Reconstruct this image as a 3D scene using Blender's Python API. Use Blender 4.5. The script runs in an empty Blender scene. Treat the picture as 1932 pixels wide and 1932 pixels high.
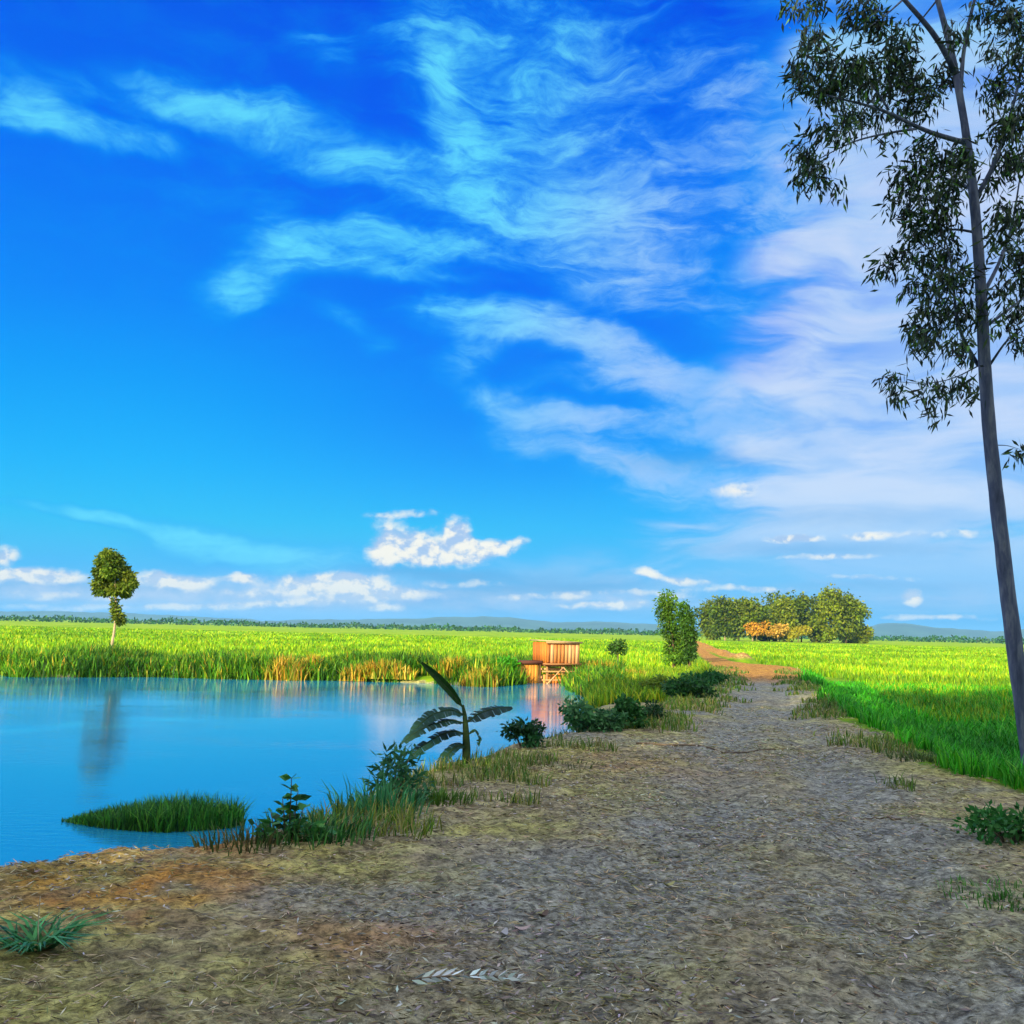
import bpy, math, random
import numpy as np
from mathutils import Matrix, Vector

R = math.radians
rng = np.random.default_rng(7)
random.seed(7)
scene = bpy.context.scene

# ------------------------------------------------------------------ camera
CAMZ = 1.6
PITCH, ROLL = 6.55, 1.31
cam_d = bpy.data.cameras.new("Camera")
cam = bpy.data.objects.new("Camera", cam_d)
scene.collection.objects.link(cam)
cam_d.sensor_width = 36.0
cam_d.lens = 36.0
cam_d.clip_start = 0.05
cam_d.clip_end = 30000
CR = Matrix.Rotation(R(90 + PITCH), 3, 'X') @ Matrix.Rotation(R(ROLL), 3, 'Z')
cam.matrix_world = Matrix.Translation((0, 0, CAMZ)) @ CR.to_4x4()
scene.camera = cam
scene.render.resolution_x = scene.render.resolution_y = 1024

# ------------------------------------------------------------------ light + exposure
SUN_EL, SUN_AZ = 20.0, 28.0          # sun low behind the viewpoint, a little to the left
EXPOSURE = 1.0
sun_d = bpy.data.lights.new("Sun", 'SUN')
sun_d.energy = 4.6
sun_d.angle = R(0.5)
sun_d.color = (1.0, 0.83, 0.52)
sun = bpy.data.objects.new("Sun", sun_d)
scene.collection.objects.link(sun)
to_sun = Vector((-math.sin(R(SUN_AZ)) * math.cos(R(SUN_EL)), -math.cos(R(SUN_AZ)) * math.cos(R(SUN_EL)), math.sin(R(SUN_EL))))
sun.rotation_euler = to_sun.to_track_quat('Z', 'Y').to_euler()
scene.view_settings.view_transform = 'Standard'
scene.view_settings.look = 'None'
scene.view_settings.exposure = EXPOSURE
scene.view_settings.gamma = 1.0
scene.cycles.use_denoising = True
scene.cycles.max_bounces = 5
scene.cycles.diffuse_bounces = 2
scene.cycles.volume_bounces = 0
scene.cycles.transparent_max_bounces = 8

# ------------------------------------------------------------------ measuring helpers (photo measured on a 1932 px copy)
CRn = np.array(CR)


def ray(px, py):
    c = np.array([(px - 966) / 1932.0, -(py - 966) / 1932.0, -1.0])
    return CRn @ c


def G(px, py, z=0.0):
    d = ray(px, py)
    t = (z - CAMZ) / d[2]
    return np.array([d[0] * t, d[1] * t, z])


def V(px, py, dist):
    d = ray(px, py)
    t = dist / d[1]
    return np.array([d[0] * t, dist, CAMZ + d[2] * t])


def azel(px, py):
    d = ray(px, py)
    d = d / np.linalg.norm(d)
    return math.atan2(d[0], d[1]), math.asin(d[2])


# ------------------------------------------------------------------ node helpers
class NT:
    def __init__(self, tree):
        self.t = tree
        self.n = tree.nodes
        self.l = tree.links

    def node(self, kind, ins=None, **attrs):
        nd = self.n.new(kind)
        for k, v in attrs.items():
            setattr(nd, k, v)
        for k, v in (ins or {}).items():
            self.put(nd.inputs[k], v)
        return nd

    def put(self, sock, v):
        if isinstance(v, bpy.types.NodeSocket):
            self.l.new(v, sock)
        elif v is not None:
            sock.default_value = v

    def math(self, op, a, b=None, c=None, clamp=False):
        nd = self.node('ShaderNodeMath', operation=op, use_clamp=clamp)
        for i, v in enumerate((a, b, c)):
            if v is not None:
                self.put(nd.inputs[i], v)
        return nd.outputs[0]

    def mix(self, f, a, b, blend='MIX'):
        nd = self.node('ShaderNodeMix', data_type='RGBA', blend_type=blend)
        nd.clamp_factor = True
        self.put(nd.inputs[0], f)
        for s, v in ((6, a), (7, b)):
            if isinstance(v, tuple) and len(v) == 3:
                v = (*v, 1)
            self.put(nd.inputs[s], v)
        return nd.outputs[2]

    def smooth(self, v, lo, hi, a=0.0, b=1.0):
        nd = self.node('ShaderNodeMapRange', interpolation_type='SMOOTHSTEP')
        for i, x in enumerate((v, lo, hi, a, b)):
            self.put(nd.inputs[i], x)
        return nd.outputs[0]

    def noise(self, vec, scale, detail=4.0, rough=0.55, dist=0.0):
        nd = self.node('ShaderNodeTexNoise')
        self.put(nd.inputs['Vector'], vec)
        nd.inputs['Scale'].default_value = scale
        nd.inputs['Detail'].default_value = detail
        nd.inputs['Roughness'].default_value = rough
        nd.inputs['Distortion'].default_value = dist
        return nd

    def ramp(self, fac, stops, interp='LINEAR'):
        nd = self.node('ShaderNodeValToRGB')
        el = nd.color_ramp.elements
        nd.color_ramp.interpolation = interp
        while len(el) < len(stops):
            el.new(0.5)
        for e, (p, c) in zip(el, stops):
            e.position = p
            e.color = (*c, 1)
        self.put(nd.inputs[0], fac)
        return nd.outputs[0]

    def mapping(self, vec, loc=(0, 0, 0), rot=(0, 0, 0), sc=(1, 1, 1), kind='POINT'):
        nd = self.node('ShaderNodeMapping', vector_type=kind)
        self.put(nd.inputs['Vector'], vec)
        nd.inputs['Location'].default_value = loc
        nd.inputs['Rotation'].default_value = rot
        nd.inputs['Scale'].default_value = sc
        return nd.outputs[0]


# ------------------------------------------------------------------ sky
world = bpy.data.worlds.new("World")
scene.world = world
world.use_nodes = True
w = NT(world.node_tree)
w.n.clear()
SKY_STRENGTH = 0.1
SKY_GAIN = 1.0 / (SKY_STRENGTH * 2 ** EXPOSURE)      # sky colours below are written as they look at this exposure
tc = w.node('ShaderNodeTexCoord')
sep = w.node('ShaderNodeSeparateXYZ', {0: tc.outputs['Generated']})
AZ = w.math('ARCTAN2', sep.outputs[0], sep.outputs[1])
EL = w.math('ARCSINE', sep.outputs[2])
UV = w.node('ShaderNodeCombineXYZ', {0: AZ, 1: EL}).outputs[0]
nish = w.node('ShaderNodeTexSky', sky_type='NISHITA', sun_disc=False, sun_elevation=R(SUN_EL), sun_rotation=R(180 + SUN_AZ),
              air_density=1.0, dust_density=0.6, ozone_density=3.0)
nish_s = w.node('ShaderNodeHueSaturation', {'Saturation': 1.6, 'Value': 1.0, 'Color': nish.outputs[0]}).outputs[0]
elN = w.math('DIVIDE', EL, R(90))
grad = w.ramp(elN, [(0.0, (.10, .43, .86)), (R(2.6) / R(90), (.045, .50, .92)), (R(5.5) / R(90), (.008, .52, .93)),
                    (R(8.5) / R(90), (.001, .45, .97)), (R(17) / R(90), (.0, .235, .97)), (R(25) / R(90), (.0, .14, .94)),
                    (R(34) / R(90), (.0, .085, .84)), (1.0, (.02, .10, .6))])
side = w.smooth(AZ, R(-22), R(2))                     # the clear blue is deeper straight ahead than on the pond side
grad = w.mix(w.math('MULTIPLY', side, w.smooth(EL, R(3), R(12))), grad, w.mix(1.0, grad, (.6, .66, .98), 'MULTIPLY'))


def warp(vec, scale, amt, seed):
    nz = w.noise(w.mapping(vec, loc=(seed, seed * 1.7, 0)), scale, 3.0, 0.6)
    c = w.node('ShaderNodeVectorMath', {0: nz.outputs['Color'], 1: (.5, .5, .5)}, operation='SUBTRACT').outputs[0]
    s = w.node('ShaderNodeVectorMath', {0: c, 'Scale': amt}, operation='SCALE').outputs[0]
    return w.node('ShaderNodeVectorMath', {0: vec, 1: s}, operation='ADD').outputs[0]


LAST = None


def strokes(vec, items):
    """sum of soft elongated patches: (x, y, half length, half width, slope in degrees, strength)"""
    global LAST
    tot = None
    for i, (x, y, L, W, ang, st) in enumerate(items):
        if LAST is not None and i % 5 == 0:      # keeps the shader compiler evaluating the patches one after another
            vec = w.node('ShaderNodeVectorMath', {0: LAST, 1: (1e-9, 1e-9, 1e-9), 2: vec}, operation='MULTIPLY_ADD').outputs[0]
        a0, e0 = azel(x, y)
        a1, e1 = azel(x + L * math.cos(R(ang)), y + L * math.sin(R(ang)))
        dx, dy = a1 - a0, e1 - e0
        ln = math.hypot(dx, dy)
        v = w.mapping(vec, loc=(a0, e0, 0), rot=(0, 0, math.atan2(dy, dx)), sc=(ln, W / L * ln, 1), kind='TEXTURE')
        d = w.node('ShaderNodeVectorMath', {0: v}, operation='LENGTH').outputs['Value']
        g = w.smooth(d, 1.7, 0.0, 0.0, st)
        tot = g if tot is None else w.math('ADD', tot, g)
        LAST = tot
    return tot


# high thin cirrus
cvec = warp(warp(UV, 5.0, 0.06, 3.1), 16.0, 0.022, 7.7)
CIRRUS = [
    (60, 215, 90, 40, 20, .8), (170, 250, 170, 26, 8, .95), (20, 180, 130, 60, 0, .4),
    (300, 185, 150, 40, 12, .55), (460, 232, 200, 36, 20, .75), (640, 285, 190, 46, 20, .8), (470, 300, 90, 16, 10, .3),
    (825, 130, 60, 34, 75, 1.0), (862, 215, 85, 32, 52, .85), (800, 40, 70, 110, 0, .45), (980, 60, 210, 100, 10, .45), (620, 105, 90, 50, 45, .32),
    (885, 325, 90, 70, 60, .6), (710, 345, 90, 26, 15, .45),
    (530, 430, 60, 46, 35, .6), (620, 455, 180, 30, 4, .75), (790, 470, 150, 24, 10, 1.05), (495, 512, 110, 50, -28, .9),
    (640, 500, 170, 26, 2, .5), (745, 523, 130, 20, 6, .65), (450, 548, 46, 30, 40, .5), (450, 370, 120, 22, 5, .4),
    (660, 615, 60, 20, 25, .5), (720, 668, 28, 22, 0, .35),
    (1010, 190, 190, 150, 0, .42), (1080, 330, 210, 130, 10, .5), (1000, 420, 250, 70, 8, .52), (1200, 440, 200, 110, 0, .42),
    (1290, 560, 190, 70, 0, .35), (1320, 130, 140, 80, 40, .3),
    (880, 608, 120, 34, 4, .9), (1010, 625, 140, 36, 8, 1.0), (1140, 670, 130, 40, 24, 1.05), (1260, 735, 150, 42, 24, .95),
    (1400, 760, 180, 44, 8, .8), (880, 690, 66, 40, -45, .6), (935, 755, 66, 22, -10, .75), (1090, 725, 110, 26, 5, .5),
    (1050, 795, 130, 26, 5, .95), (980, 840, 66, 40, 10, .6), (1190, 810, 200, 34, 4, .7), (1370, 820, 150, 32, -4, .85),
    (1110, 865, 100, 28, 10, .65), (1230, 900, 150, 40, 8, .9), (1410, 905, 160, 46, -6, .75), (1300, 965, 180, 46, 10, .6),
    (210, 973, 190, 13, 9, 1.2), (390, 1008, 140, 26, 14, 1.2), (500, 1045, 190, 36, 6, 1.1),
    (1560, 430, 140, 110, 0, .5), (1500, 340, 110, 150, 80, .5), (1490, 180, 100, 200, 80, .45),
]
c_sum = strokes(cvec, CIRRUS)
streak = w.noise(w.mapping(cvec, rot=(0, 0, R(12)), sc=(9, 30, 1)), 1.0, 8.0, 0.66, 0.7).outputs[0]
fine = w.noise(w.mapping(cvec, rot=(0, 0, R(-6)), sc=(40, 90, 1)), 1.0, 6.0, 0.65, 0.5).outputs[0]
tex = w.math('MULTIPLY', w.smooth(streak, .26, .72, .52, 1.28), w.smooth(fine, .25, .75, .68, 1.2))
c_pow = w.math('POWER', w.math('MULTIPLY', w.math('MULTIPLY', c_sum, .95), tex), 1.45)
cirrus = w.math('MULTIPLY', w.math('DIVIDE', c_pow, w.math('ADD', c_pow, .55)), 1.12, clamp=True)
bare = w.math('MULTIPLY', w.smooth(streak, 0.40, 0.75), 0.34)                   # faint wisps everywhere up high
cirrus = w.math('ADD', cirrus, w.math('MULTIPLY', bare, w.math('MULTIPLY', w.smooth(EL, R(10), R(22)), w.smooth(AZ, R(-26), R(-8), .35, 1.0))), clamp=True)
warm_side = w.smooth(w.math('SUBTRACT', AZ, w.math('MULTIPLY', EL, 0.55)), R(-17), R(2))
cir_col = w.mix(w.math('MULTIPLY', warm_side, w.smooth(cirrus, .12, .9)), w.mix(w.smooth(cirrus, .15, 1.05), (.0, .42, .98), (.13, .74, 1.0)), (.42, .64, .96))
sky = w.mix(w.math('MULTIPLY', cirrus, 0.92), grad, cir_col)

# broad pale veil on the right-hand half of the sky
vvec = warp(UV, 3.0, 0.10, 11.0)
VEIL = [(1760, 700, 430, 480, 0, 1.05), (1800, 300, 360, 380, 0, .9), (1600, 950, 330, 160, 0, .6), (1350, 1010, 330, 70, 6, .5),
        (1150, 1060, 260, 60, 0, .45), (1700, 1100, 500, 60, 0, .5), (1640, 60, 170, 260, 0, .6), (2200, 500, 400, 900, 0, .8), (1480, 780, 200, 90, 15, .35),
        (500, 1100, 800, 60, 0, .55), (1000, 1130, 900, 36, 0, .45)]
v_sum = strokes(vvec, VEIL)
vtex = w.noise(w.mapping(vvec, rot=(0, 0, R(4)), sc=(5, 22, 1)), 1.0, 6.0, 0.55, 0.5).outputs[0]
veil = w.math('MULTIPLY', v_sum, w.math('ADD', w.math('MULTIPLY', w.smooth(vtex, .34, .66), .75), .52), clamp=True)
veil_col = w.mix(w.smooth(EL, R(24), R(34)), w.mix(w.smooth(vtex, .40, .66), (.42, .62, .94), (.66, .76, .94)), (.20, .64, .98))
veil_low = w.mix(w.smooth(veil, .25, .75), (.01, .40, 1.0), w.mix(w.smooth(EL, R(1.5), R(8)), (.20, .52, .95), veil_col))
sky = w.mix(w.math('MULTIPLY', veil, 0.9), sky, veil_low)

# low cumulus
uvec = warp(warp(UV, 14.0, 0.012, 21.0), 40.0, 0.006, 5.0)
CUM = [
    (720, 1045, 30, 26, 0, .9), (790, 1050, 60, 20, 0, .95), (865, 1010, 26, 34, 0, 1.0), (860, 1045, 70, 22, 0, .95), (930, 1035, 60, 16, -6, .75),
    (745, 1010, 40, 26, 30, .8), (800, 1015, 40, 20, 0, .6), (760, 972, 70, 8, 0, .42), (985, 1018, 22, 9, 0, .4),
    (8, 1050, 30, 22, 0, .95), (70, 1085, 70, 16, 0, .85), (0, 1090, 60, 14, 0, .6), (290, 1088, 40, 18, 0, .9), (360, 1098, 70, 14, 0, .8), (450, 1092, 28, 12, 0, .75),
    (120, 1125, 140, 9, 0, .5), (620, 1108, 110, 20, 4, .95), (720, 1118, 100, 14, 4, .8), (560, 1138, 150, 8, -2, .8), (330, 1142, 100, 6, 0, .55), (725, 1148, 34, 8, 0, .85),
    (1075, 1120, 90, 8, 0, .45), (1215, 1080, 26, 11, 0, .75), (1280, 1092, 60, 7, 6, .6), (1180, 1143, 80, 9, -3, .8), (1090, 1142, 60, 5, 0, .6),
    (1490, 1016, 40, 8, 0, .7), (1640, 1012, 220, 9, -2, .5), (1630, 1090, 90, 7, 0, .6), (1720, 1125, 18, 18, 0, .75), (1770, 1165, 110, 7, 0, .6), (1400, 1110, 120, 7, 0, .55),
    (1390, 925, 70, 13, -4, .42), (200, 1148, 220, 7, 0, .5), (480, 1120, 90, 8, 0, .55), (880, 1100, 90, 8, 0, .45), (1000, 1128, 70, 6, 0, .5), (1560, 1050, 90, 7, 0, .45), (1250, 1120, 70, 6, 0, .5),
    (130, 1092, 60, 12, 0, .6), (660, 1092, 70, 12, 4, .6),
]
u_sum = strokes(uvec, CUM)
puff = w.noise(w.mapping(uvec, sc=(34, 46, 1)), 1.0, 6.0, 0.58).outputs[0]
puff_up = w.noise(w.mapping(uvec, loc=(0.12, -0.32, 0), sc=(34, 46, 1)), 1.0, 6.0, 0.58).outputs[0]
u_den = w.math('ADD', u_sum, w.math('MULTIPLY', w.math('MULTIPLY', w.math('SUBTRACT', puff, 0.5), 1.5), w.smooth(u_sum, 0.0, 0.22)))
cum = w.smooth(u_den, 0.08, 0.85)
lit = w.smooth(w.math('SUBTRACT', puff_up, puff), 0.09, -0.07)
cum_col = w.mix(lit, (.40, .56, .84), (1.0, .95, .84))
cum_col = w.mix(w.smooth(EL, R(4.5), R(1.2)), cum_col, w.mix(0.35, cum_col, (.62, .76, .92)))
# grey-blue bases under and between the low clouds
BASES = [(250, 1118, 240, 12, 0, .6), (700, 1140, 260, 10, 0, .5), (1130, 1110, 130, 12, 0, .5), (800, 1082, 140, 12, 2, .7), (560, 1128, 110, 8, 6, .35), (1000, 1100, 170, 24, 0, .55), (150, 1108, 190, 9, 0, .6), (900, 1120, 160, 14, 0, .5),
         (1550, 1035, 240, 14, 0, .5), (1650, 1105, 200, 10, 0, .4), (1300, 870, 150, 20, -4, .4), (1620, 975, 200, 22, 0, .35)]
b_sum = w.math('MULTIPLY', strokes(uvec, BASES), w.math('ADD', w.math('MULTIPLY', puff, 0.8), 0.4), clamp=True)
sky = w.mix(b_sum, sky, (.10, .36, .74))
BAND = [(120, 1115, 220, 22, 0, .85), (420, 1128, 260, 24, 0, .8), (700, 1120, 200, 30, 3, .85), (1000, 1135, 200, 20, 0, .7), (1250, 1130, 150, 18, 0, .6), (1250, 1095, 120, 14, 0, .5), (1750, 1130, 200, 30, 0, .5)]
d_sum = w.math('MULTIPLY', strokes(uvec, BAND), w.smooth(puff, .3, .65, .55, 1.15), clamp=True)
sky = w.mix(w.math('MULTIPLY', d_sum, .85), sky, w.mix(w.smooth(vtex, .38, .62), (.27, .50, .87), (.50, .65, .90)))
sky = w.mix(cum, sky, cum_col)

# overhead and behind the viewpoint: real sky model, white cloud added as fill light
front = w.smooth(w.math('ABSOLUTE', AZ), R(80), R(48))
low = w.smooth(EL, R(62), R(40))
front = w.math('MULTIPLY', front, low)
fill_mask = w.noise(tc.outputs['Generated'], 3.0, 6.0, 0.6, 0.4).outputs[0]
BACK_FILL = 2.3
back = w.mix(w.smooth(fill_mask, 0.36, 0.60), w.mix(1.0, nish_s, (1.0, 1.0, 1.0), 'MULTIPLY'), (SKY_GAIN * BACK_FILL, SKY_GAIN * BACK_FILL * .97, SKY_GAIN * BACK_FILL * .93))
frontc = w.mix(1.0, sky, (SKY_GAIN, SKY_GAIN, SKY_GAIN), 'MULTIPLY')
frontc = w.mix(0.05, frontc, nish_s)
allsky = w.mix(front, back, frontc)
bg = w.node('ShaderNodeBackground', {0: allsky, 1: SKY_STRENGTH})
wo = w.node('ShaderNodeOutputWorld', {0: bg.outputs[0]})


# ------------------------------------------------------------------ materials
def material(name):
    m = bpy.data.materials.new(name)
    m.use_nodes = True
    t = NT(m.node_tree)
    t.n.clear()
    t.out = t.node('ShaderNodeOutputMaterial')
    t.m = m
    return t


def leaf_material(name, base=(1, 1, 1), trans=0.3, rough=0.55, spec=0.25, vary=0.35):
    """foliage: per-leaf colour from the mesh attribute Col, with a little noise, part of the light passes through"""
    t = material(name)
    at = t.node('ShaderNodeAttribute', attribute_name='Col')
    ge = t.node('ShaderNodeNewGeometry')
    nz = t.noise(ge.outputs['Position'], 1.3, 3.0).outputs[0]
    v = t.math('ADD', t.math('MULTIPLY', nz, 2 * vary), 1 - vary)
    col = t.mix(1.0, at.outputs['Color'], base, 'MULTIPLY')
    col = t.mix(1.0, col, t.node('ShaderNodeCombineColor', {0: v, 1: v, 2: v}).outputs[0], 'MULTIPLY')
    p = t.node('ShaderNodeBsdfPrincipled', {'Base Color': col, 'Roughness': rough})
    p.inputs['Specular IOR Level'].default_value = spec
    tr = t.node('ShaderNodeBsdfTranslucent', {'Color': col})
    mx = t.node('ShaderNodeMixShader', {0: trans, 1: p.outputs[0], 2: tr.outputs[0]})
    t.l.new(mx.outputs[0], t.out.inputs[0])
    return t.m


def plain_material(name, stops, scale=6.0, stretch=(1, 1, 1), rough=0.85, bump=0.3, bscale=30.0, bdist=0.01, spec=0.2):
    t = material(name)
    tcn = t.node('ShaderNodeTexCoord')
    vec = t.mapping(tcn.outputs['Object'], sc=stretch)
    nz = t.noise(vec, scale, 6.0, 0.62, 0.3).outputs[0]
    col = t.ramp(nz, stops)
    p = t.node('ShaderNodeBsdfPrincipled', {'Base Color': col, 'Roughness': rough})
    p.inputs['Specular IOR Level'].default_value = spec
    if bump:
        b = t.node('ShaderNodeBump', {'Strength': bump, 'Distance': bdist, 'Height': t.noise(vec, bscale, 5.0, 0.6).outputs[0]})
        t.l.new(b.outputs[0], p.inputs['Normal'])
    t.l.new(p.outputs[0], t.out.inputs[0])
    return t.m


M_leaf = leaf_material('leaf')
M_dark = leaf_material('dark_leaf', trans=0.18)
M_far = leaf_material('far_leaf', trans=0.12, vary=0.5)
M_litter = leaf_material('litter', trans=0.0, rough=0.75, vary=0.2)
M_bark = plain_material('grey_bark', [(.3, (.035, .05, .10)), (.5, (.075, .10, .18)), (.62, (.14, .17, .24)), (.75, (.05, .065, .10))], 3.0, (4, 4, .8), bump=.5)
M_pale = plain_material('pale_bark', [(.3, (.30, .22, .14)), (.7, (.52, .42, .28))], 5.0, (3, 3, .6))
M_brown = plain_material('brown_bark', [(.3, (.07, .045, .03)), (.7, (.16, .11, .07))], 5.0, (3, 3, .6))
M_straw = plain_material('straw', [(.3, (.36, .31, .20)), (.7, (.60, .54, .40))], 8.0)
M_twig = plain_material('twig', [(.3, (.09, .07, .055)), (.7, (.2, .16, .12))], 14.0)


# ------------------------------------------------------------------ mesh builders
def link(o, parent=None):
    scene.collection.objects.link(o)
    if parent is not None:
        o.parent = parent
    return o


def tag(o, label=None, cat=None, group=None, kind=None):
    for k, v in (('label', label), ('category', cat), ('group', group), ('kind', kind)):
        if v:
            o[k] = v
    return o


def fast_mesh(name, verts, faces, mat, cols=None, parent=None, smooth=False, loc=None):
    """verts (N,3); faces = list of index arrays, each (M,k); cols (N,3) per vertex"""
    me = bpy.data.meshes.new(name)
    verts = np.asarray(verts, dtype=np.float32)
    if loc is not None:
        verts = verts - np.asarray(loc, dtype=np.float32)
    me.vertices.add(len(verts))
    me.vertices.foreach_set('co', verts.ravel())
    idx = np.concatenate([np.asarray(f, dtype=np.int32).ravel() for f in faces])
    tot = np.concatenate([np.full(len(f), np.asarray(f).shape[1], dtype=np.int32) for f in faces])
    me.loops.add(len(idx))
    me.loops.foreach_set('vertex_index', idx)
    me.polygons.add(len(tot))
    me.polygons.foreach_set('loop_start', (np.cumsum(tot) - tot).astype(np.int32))
    if smooth:
        me.polygons.foreach_set('use_smooth', np.ones(len(tot), dtype=bool))
    me.update(calc_edges=True)
    if cols is not None:
        a = me.attributes.new('Col', 'FLOAT_COLOR', 'POINT')
        c4 = np.ones((len(verts), 4), dtype=np.float32)
        c4[:, :3] = cols
        a.data.foreach_set('color', c4.ravel())
    if mat is not None:
        me.materials.append(mat)
    o = bpy.data.objects.new(name, me)
    if loc is not None:
        o.location = tuple(float(x) for x in loc)
    return link(o, parent)


def empty(name, loc):
    o = bpy.data.objects.new(name, None)
    o.empty_display_size = 0.2
    o.location = tuple(float(x) for x in loc)
    return link(o)


def blades_geo(pos, h, wd, lean, phi, col, tipcol=None):
    """curved tapering grass blades, 5 vertices each"""
    n = len(pos)
    h = np.broadcast_to(h, n); wd = np.broadcast_to(wd, n); lean = np.broadcast_to(lean, n)
    d = np.stack([np.cos(phi), np.sin(phi), np.zeros(n)], 1)
    tw = phi + np.pi / 2 + rng.uniform(-.6, .6, n)
    s = np.stack([np.cos(tw), np.sin(tw), np.zeros(n)], 1) * (wd / 2)[:, None]
    up = np.array([0, 0, 1.0])
    v = np.empty((n, 5, 3))
    mid = pos + d * (h * lean * .35)[:, None] + up * (h * .58)[:, None]
    tip = pos + d * (h * lean)[:, None] + up * (h * np.sqrt(np.clip(1 - lean * lean * .6, .05, 1)))[:, None]
    v[:, 0] = pos - s; v[:, 1] = pos + s
    v[:, 2] = mid + s * .8; v[:, 3] = mid - s * .8; v[:, 4] = tip
    i = np.arange(n)[:, None] * 5
    q = i + np.array([[0, 1, 2, 3]]); t = i + np.array([[3, 2, 4]])
    return v.reshape(-1, 3), q, t, np.repeat(col, 5, 0)


def leaves_geo(pos, axis, L, W, col, fold=0.0):
    """pointed leaves: base, two shoulders, tip"""
    n = len(pos)
    L = np.broadcast_to(L, n)[:, None]; W = np.broadcast_to(W, n)[:, None]
    ax = axis / np.linalg.norm(axis, axis=1, keepdims=True)
    r = rng.normal(size=(n, 3))
    s = np.cross(ax, r); s /= np.linalg.norm(s, axis=1, keepdims=True) + 1e-9
    v = np.empty((n, 4, 3))
    v[:, 0] = pos; v[:, 1] = pos + ax * L * .45 + s * W * .5
    v[:, 2] = pos + ax * L; v[:, 3] = pos + ax * L * .45 - s * W * .5
    q = np.arange(n)[:, None] * 4 + np.array([[0, 1, 2, 3]])
    return v.reshape(-1, 3), q, np.repeat(col, 4, 0)


def pal(n, cols, jit=0.18, wts=None):
    cols = np.array(cols, dtype=float)
    c = cols[rng.choice(len(cols), n, p=wts)]
    return np.clip(c * (1 + rng.normal(0, jit, (n, 1))) * (1 + rng.normal(0, jit * .4, (n, 3))), 0.002, .9)


def tube_geo(pts, rad, seg=8, wob=0.0):
    pts = np.asarray(pts, dtype=float)
    n = len(pts)
    rad = np.broadcast_to(rad, n)
    tan = np.gradient(pts, axis=0)
    tan /= np.linalg.norm(tan, axis=1, keepdims=True) + 1e-9
    ref = np.array([0.13, 1.0, 0.07])
    if abs(tan[:, 1]).max() > .9:
        ref = np.array([1.0, .1, .1])
    a = np.cross(tan, ref); a /= np.linalg.norm(a, axis=1, keepdims=True)
    b = np.cross(tan, a)
    th = np.linspace(0, 2 * np.pi, seg, endpoint=False)
    rr = rad[:, None] * (1 + wob * rng.normal(size=(n, seg)))
    v = pts[:, None] + a[:, None] * (np.cos(th)[None, :, None] * rr[:, :, None]) + b[:, None] * (np.sin(th)[None, :, None] * rr[:, :, None])
    v = v.reshape(-1, 3)
    i = np.arange(n - 1)[:, None] * seg
    k = np.arange(seg)[None]
    k2 = (k + 1) % seg
    q = np.stack([i + k, i + k2, i + seg + k2, i + seg + k], -1).reshape(-1, 4)
    v = np.vstack([v, pts[-1:], pts[:1]])
    e, s0 = n * seg, n * seg + 1
    kk = np.arange(seg)
    t = np.vstack([np.stack([(n - 1) * seg + kk, (n - 1) * seg + (kk + 1) % seg, np.full(seg, e)], 1),
                   np.stack([(kk + 1) % seg, kk, np.full(seg, s0)], 1)])
    return v, q, t


def spline(pts, n):
    pts = np.asarray(pts, dtype=float)
    d = np.r_[0, np.cumsum(np.linalg.norm(np.diff(pts, axis=0), axis=1))]
    u = np.linspace(0, d[-1], n)
    lin = np.stack([np.interp(u, d, pts[:, k]) for k in range(3)], 1)
    for _ in range(3):
        lin[1:-1] = .25 * lin[:-2] + .5 * lin[1:-1] + .25 * lin[2:]
    return lin


class Acc:
    """collects pieces into one mesh"""
    def __init__(self):
        self.v, self.f, self.c, self.n = [], {}, [], 0

    def add(self, v, faces, col=None):
        v = np.asarray(v, float)
        self.v.append(v)
        for f in faces:
            f = np.asarray(f) + self.n
            self.f.setdefault(f.shape[1], []).append(f)
        if col is None:
            col = np.full((len(v), 3), .3)
        elif np.ndim(col) == 1:
            col = np.tile(col, (len(v), 1))
        self.c.append(col)
        self.n += len(v)

    def tube(self, pts, rad, seg=8, col=None, wob=0.0):
        v, q, t = tube_geo(pts, rad, seg, wob)
        self.add(v, [q, t], col)

    def box(self, c, s, rot=0.0, col=None, tilt=0.0):
        x, y, z = np.array(s) / 2
        v = np.array([[-x, -y, -z], [x, -y, -z], [x, y, -z], [-x, y, -z], [-x, -y, z], [x, -y, z], [x, y, z], [-x, y, z]])
        if tilt:
            ct, st = math.cos(tilt), math.sin(tilt)
            v = v @ np.array([[ct, 0, st], [0, 1, 0], [-st, 0, ct]]).T
        cr, sr = math.cos(rot), math.sin(rot)
        v = v @ np.array([[cr, -sr, 0], [sr, cr, 0], [0, 0, 1]]).T + np.array(c)
        self.add(v, [np.array([[0, 3, 2, 1], [4, 5, 6, 7], [0, 1, 5, 4], [1, 2, 6, 5], [2, 3, 7, 6], [3, 0, 4, 7]])], col)

    def build(self, name, mat, parent=None, smooth=False, loc=None):
        return fast_mesh(name, np.vstack(self.v), [np.vstack(x) for x in self.f.values()], mat, np.vstack(self.c), parent, smooth, loc)


# ------------------------------------------------------------------ terrain
def hash2(i, j, s):
    h = np.sin(i * 127.1 + j * 311.7 + s * 74.7) * 43758.5453
    return h - np.floor(h)


def vnoise(x, y, s=0.0):
    i, j = np.floor(x), np.floor(y)
    fx, fy = x - i, y - j
    fx = fx * fx * (3 - 2 * fx); fy = fy * fy * (3 - 2 * fy)
    return (hash2(i, j, s) * (1 - fx) * (1 - fy) + hash2(i + 1, j, s) * fx * (1 - fy) + hash2(i, j + 1, s) * (1 - fx) * fy + hash2(i + 1, j + 1, s) * fx * fy) - .5


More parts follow.
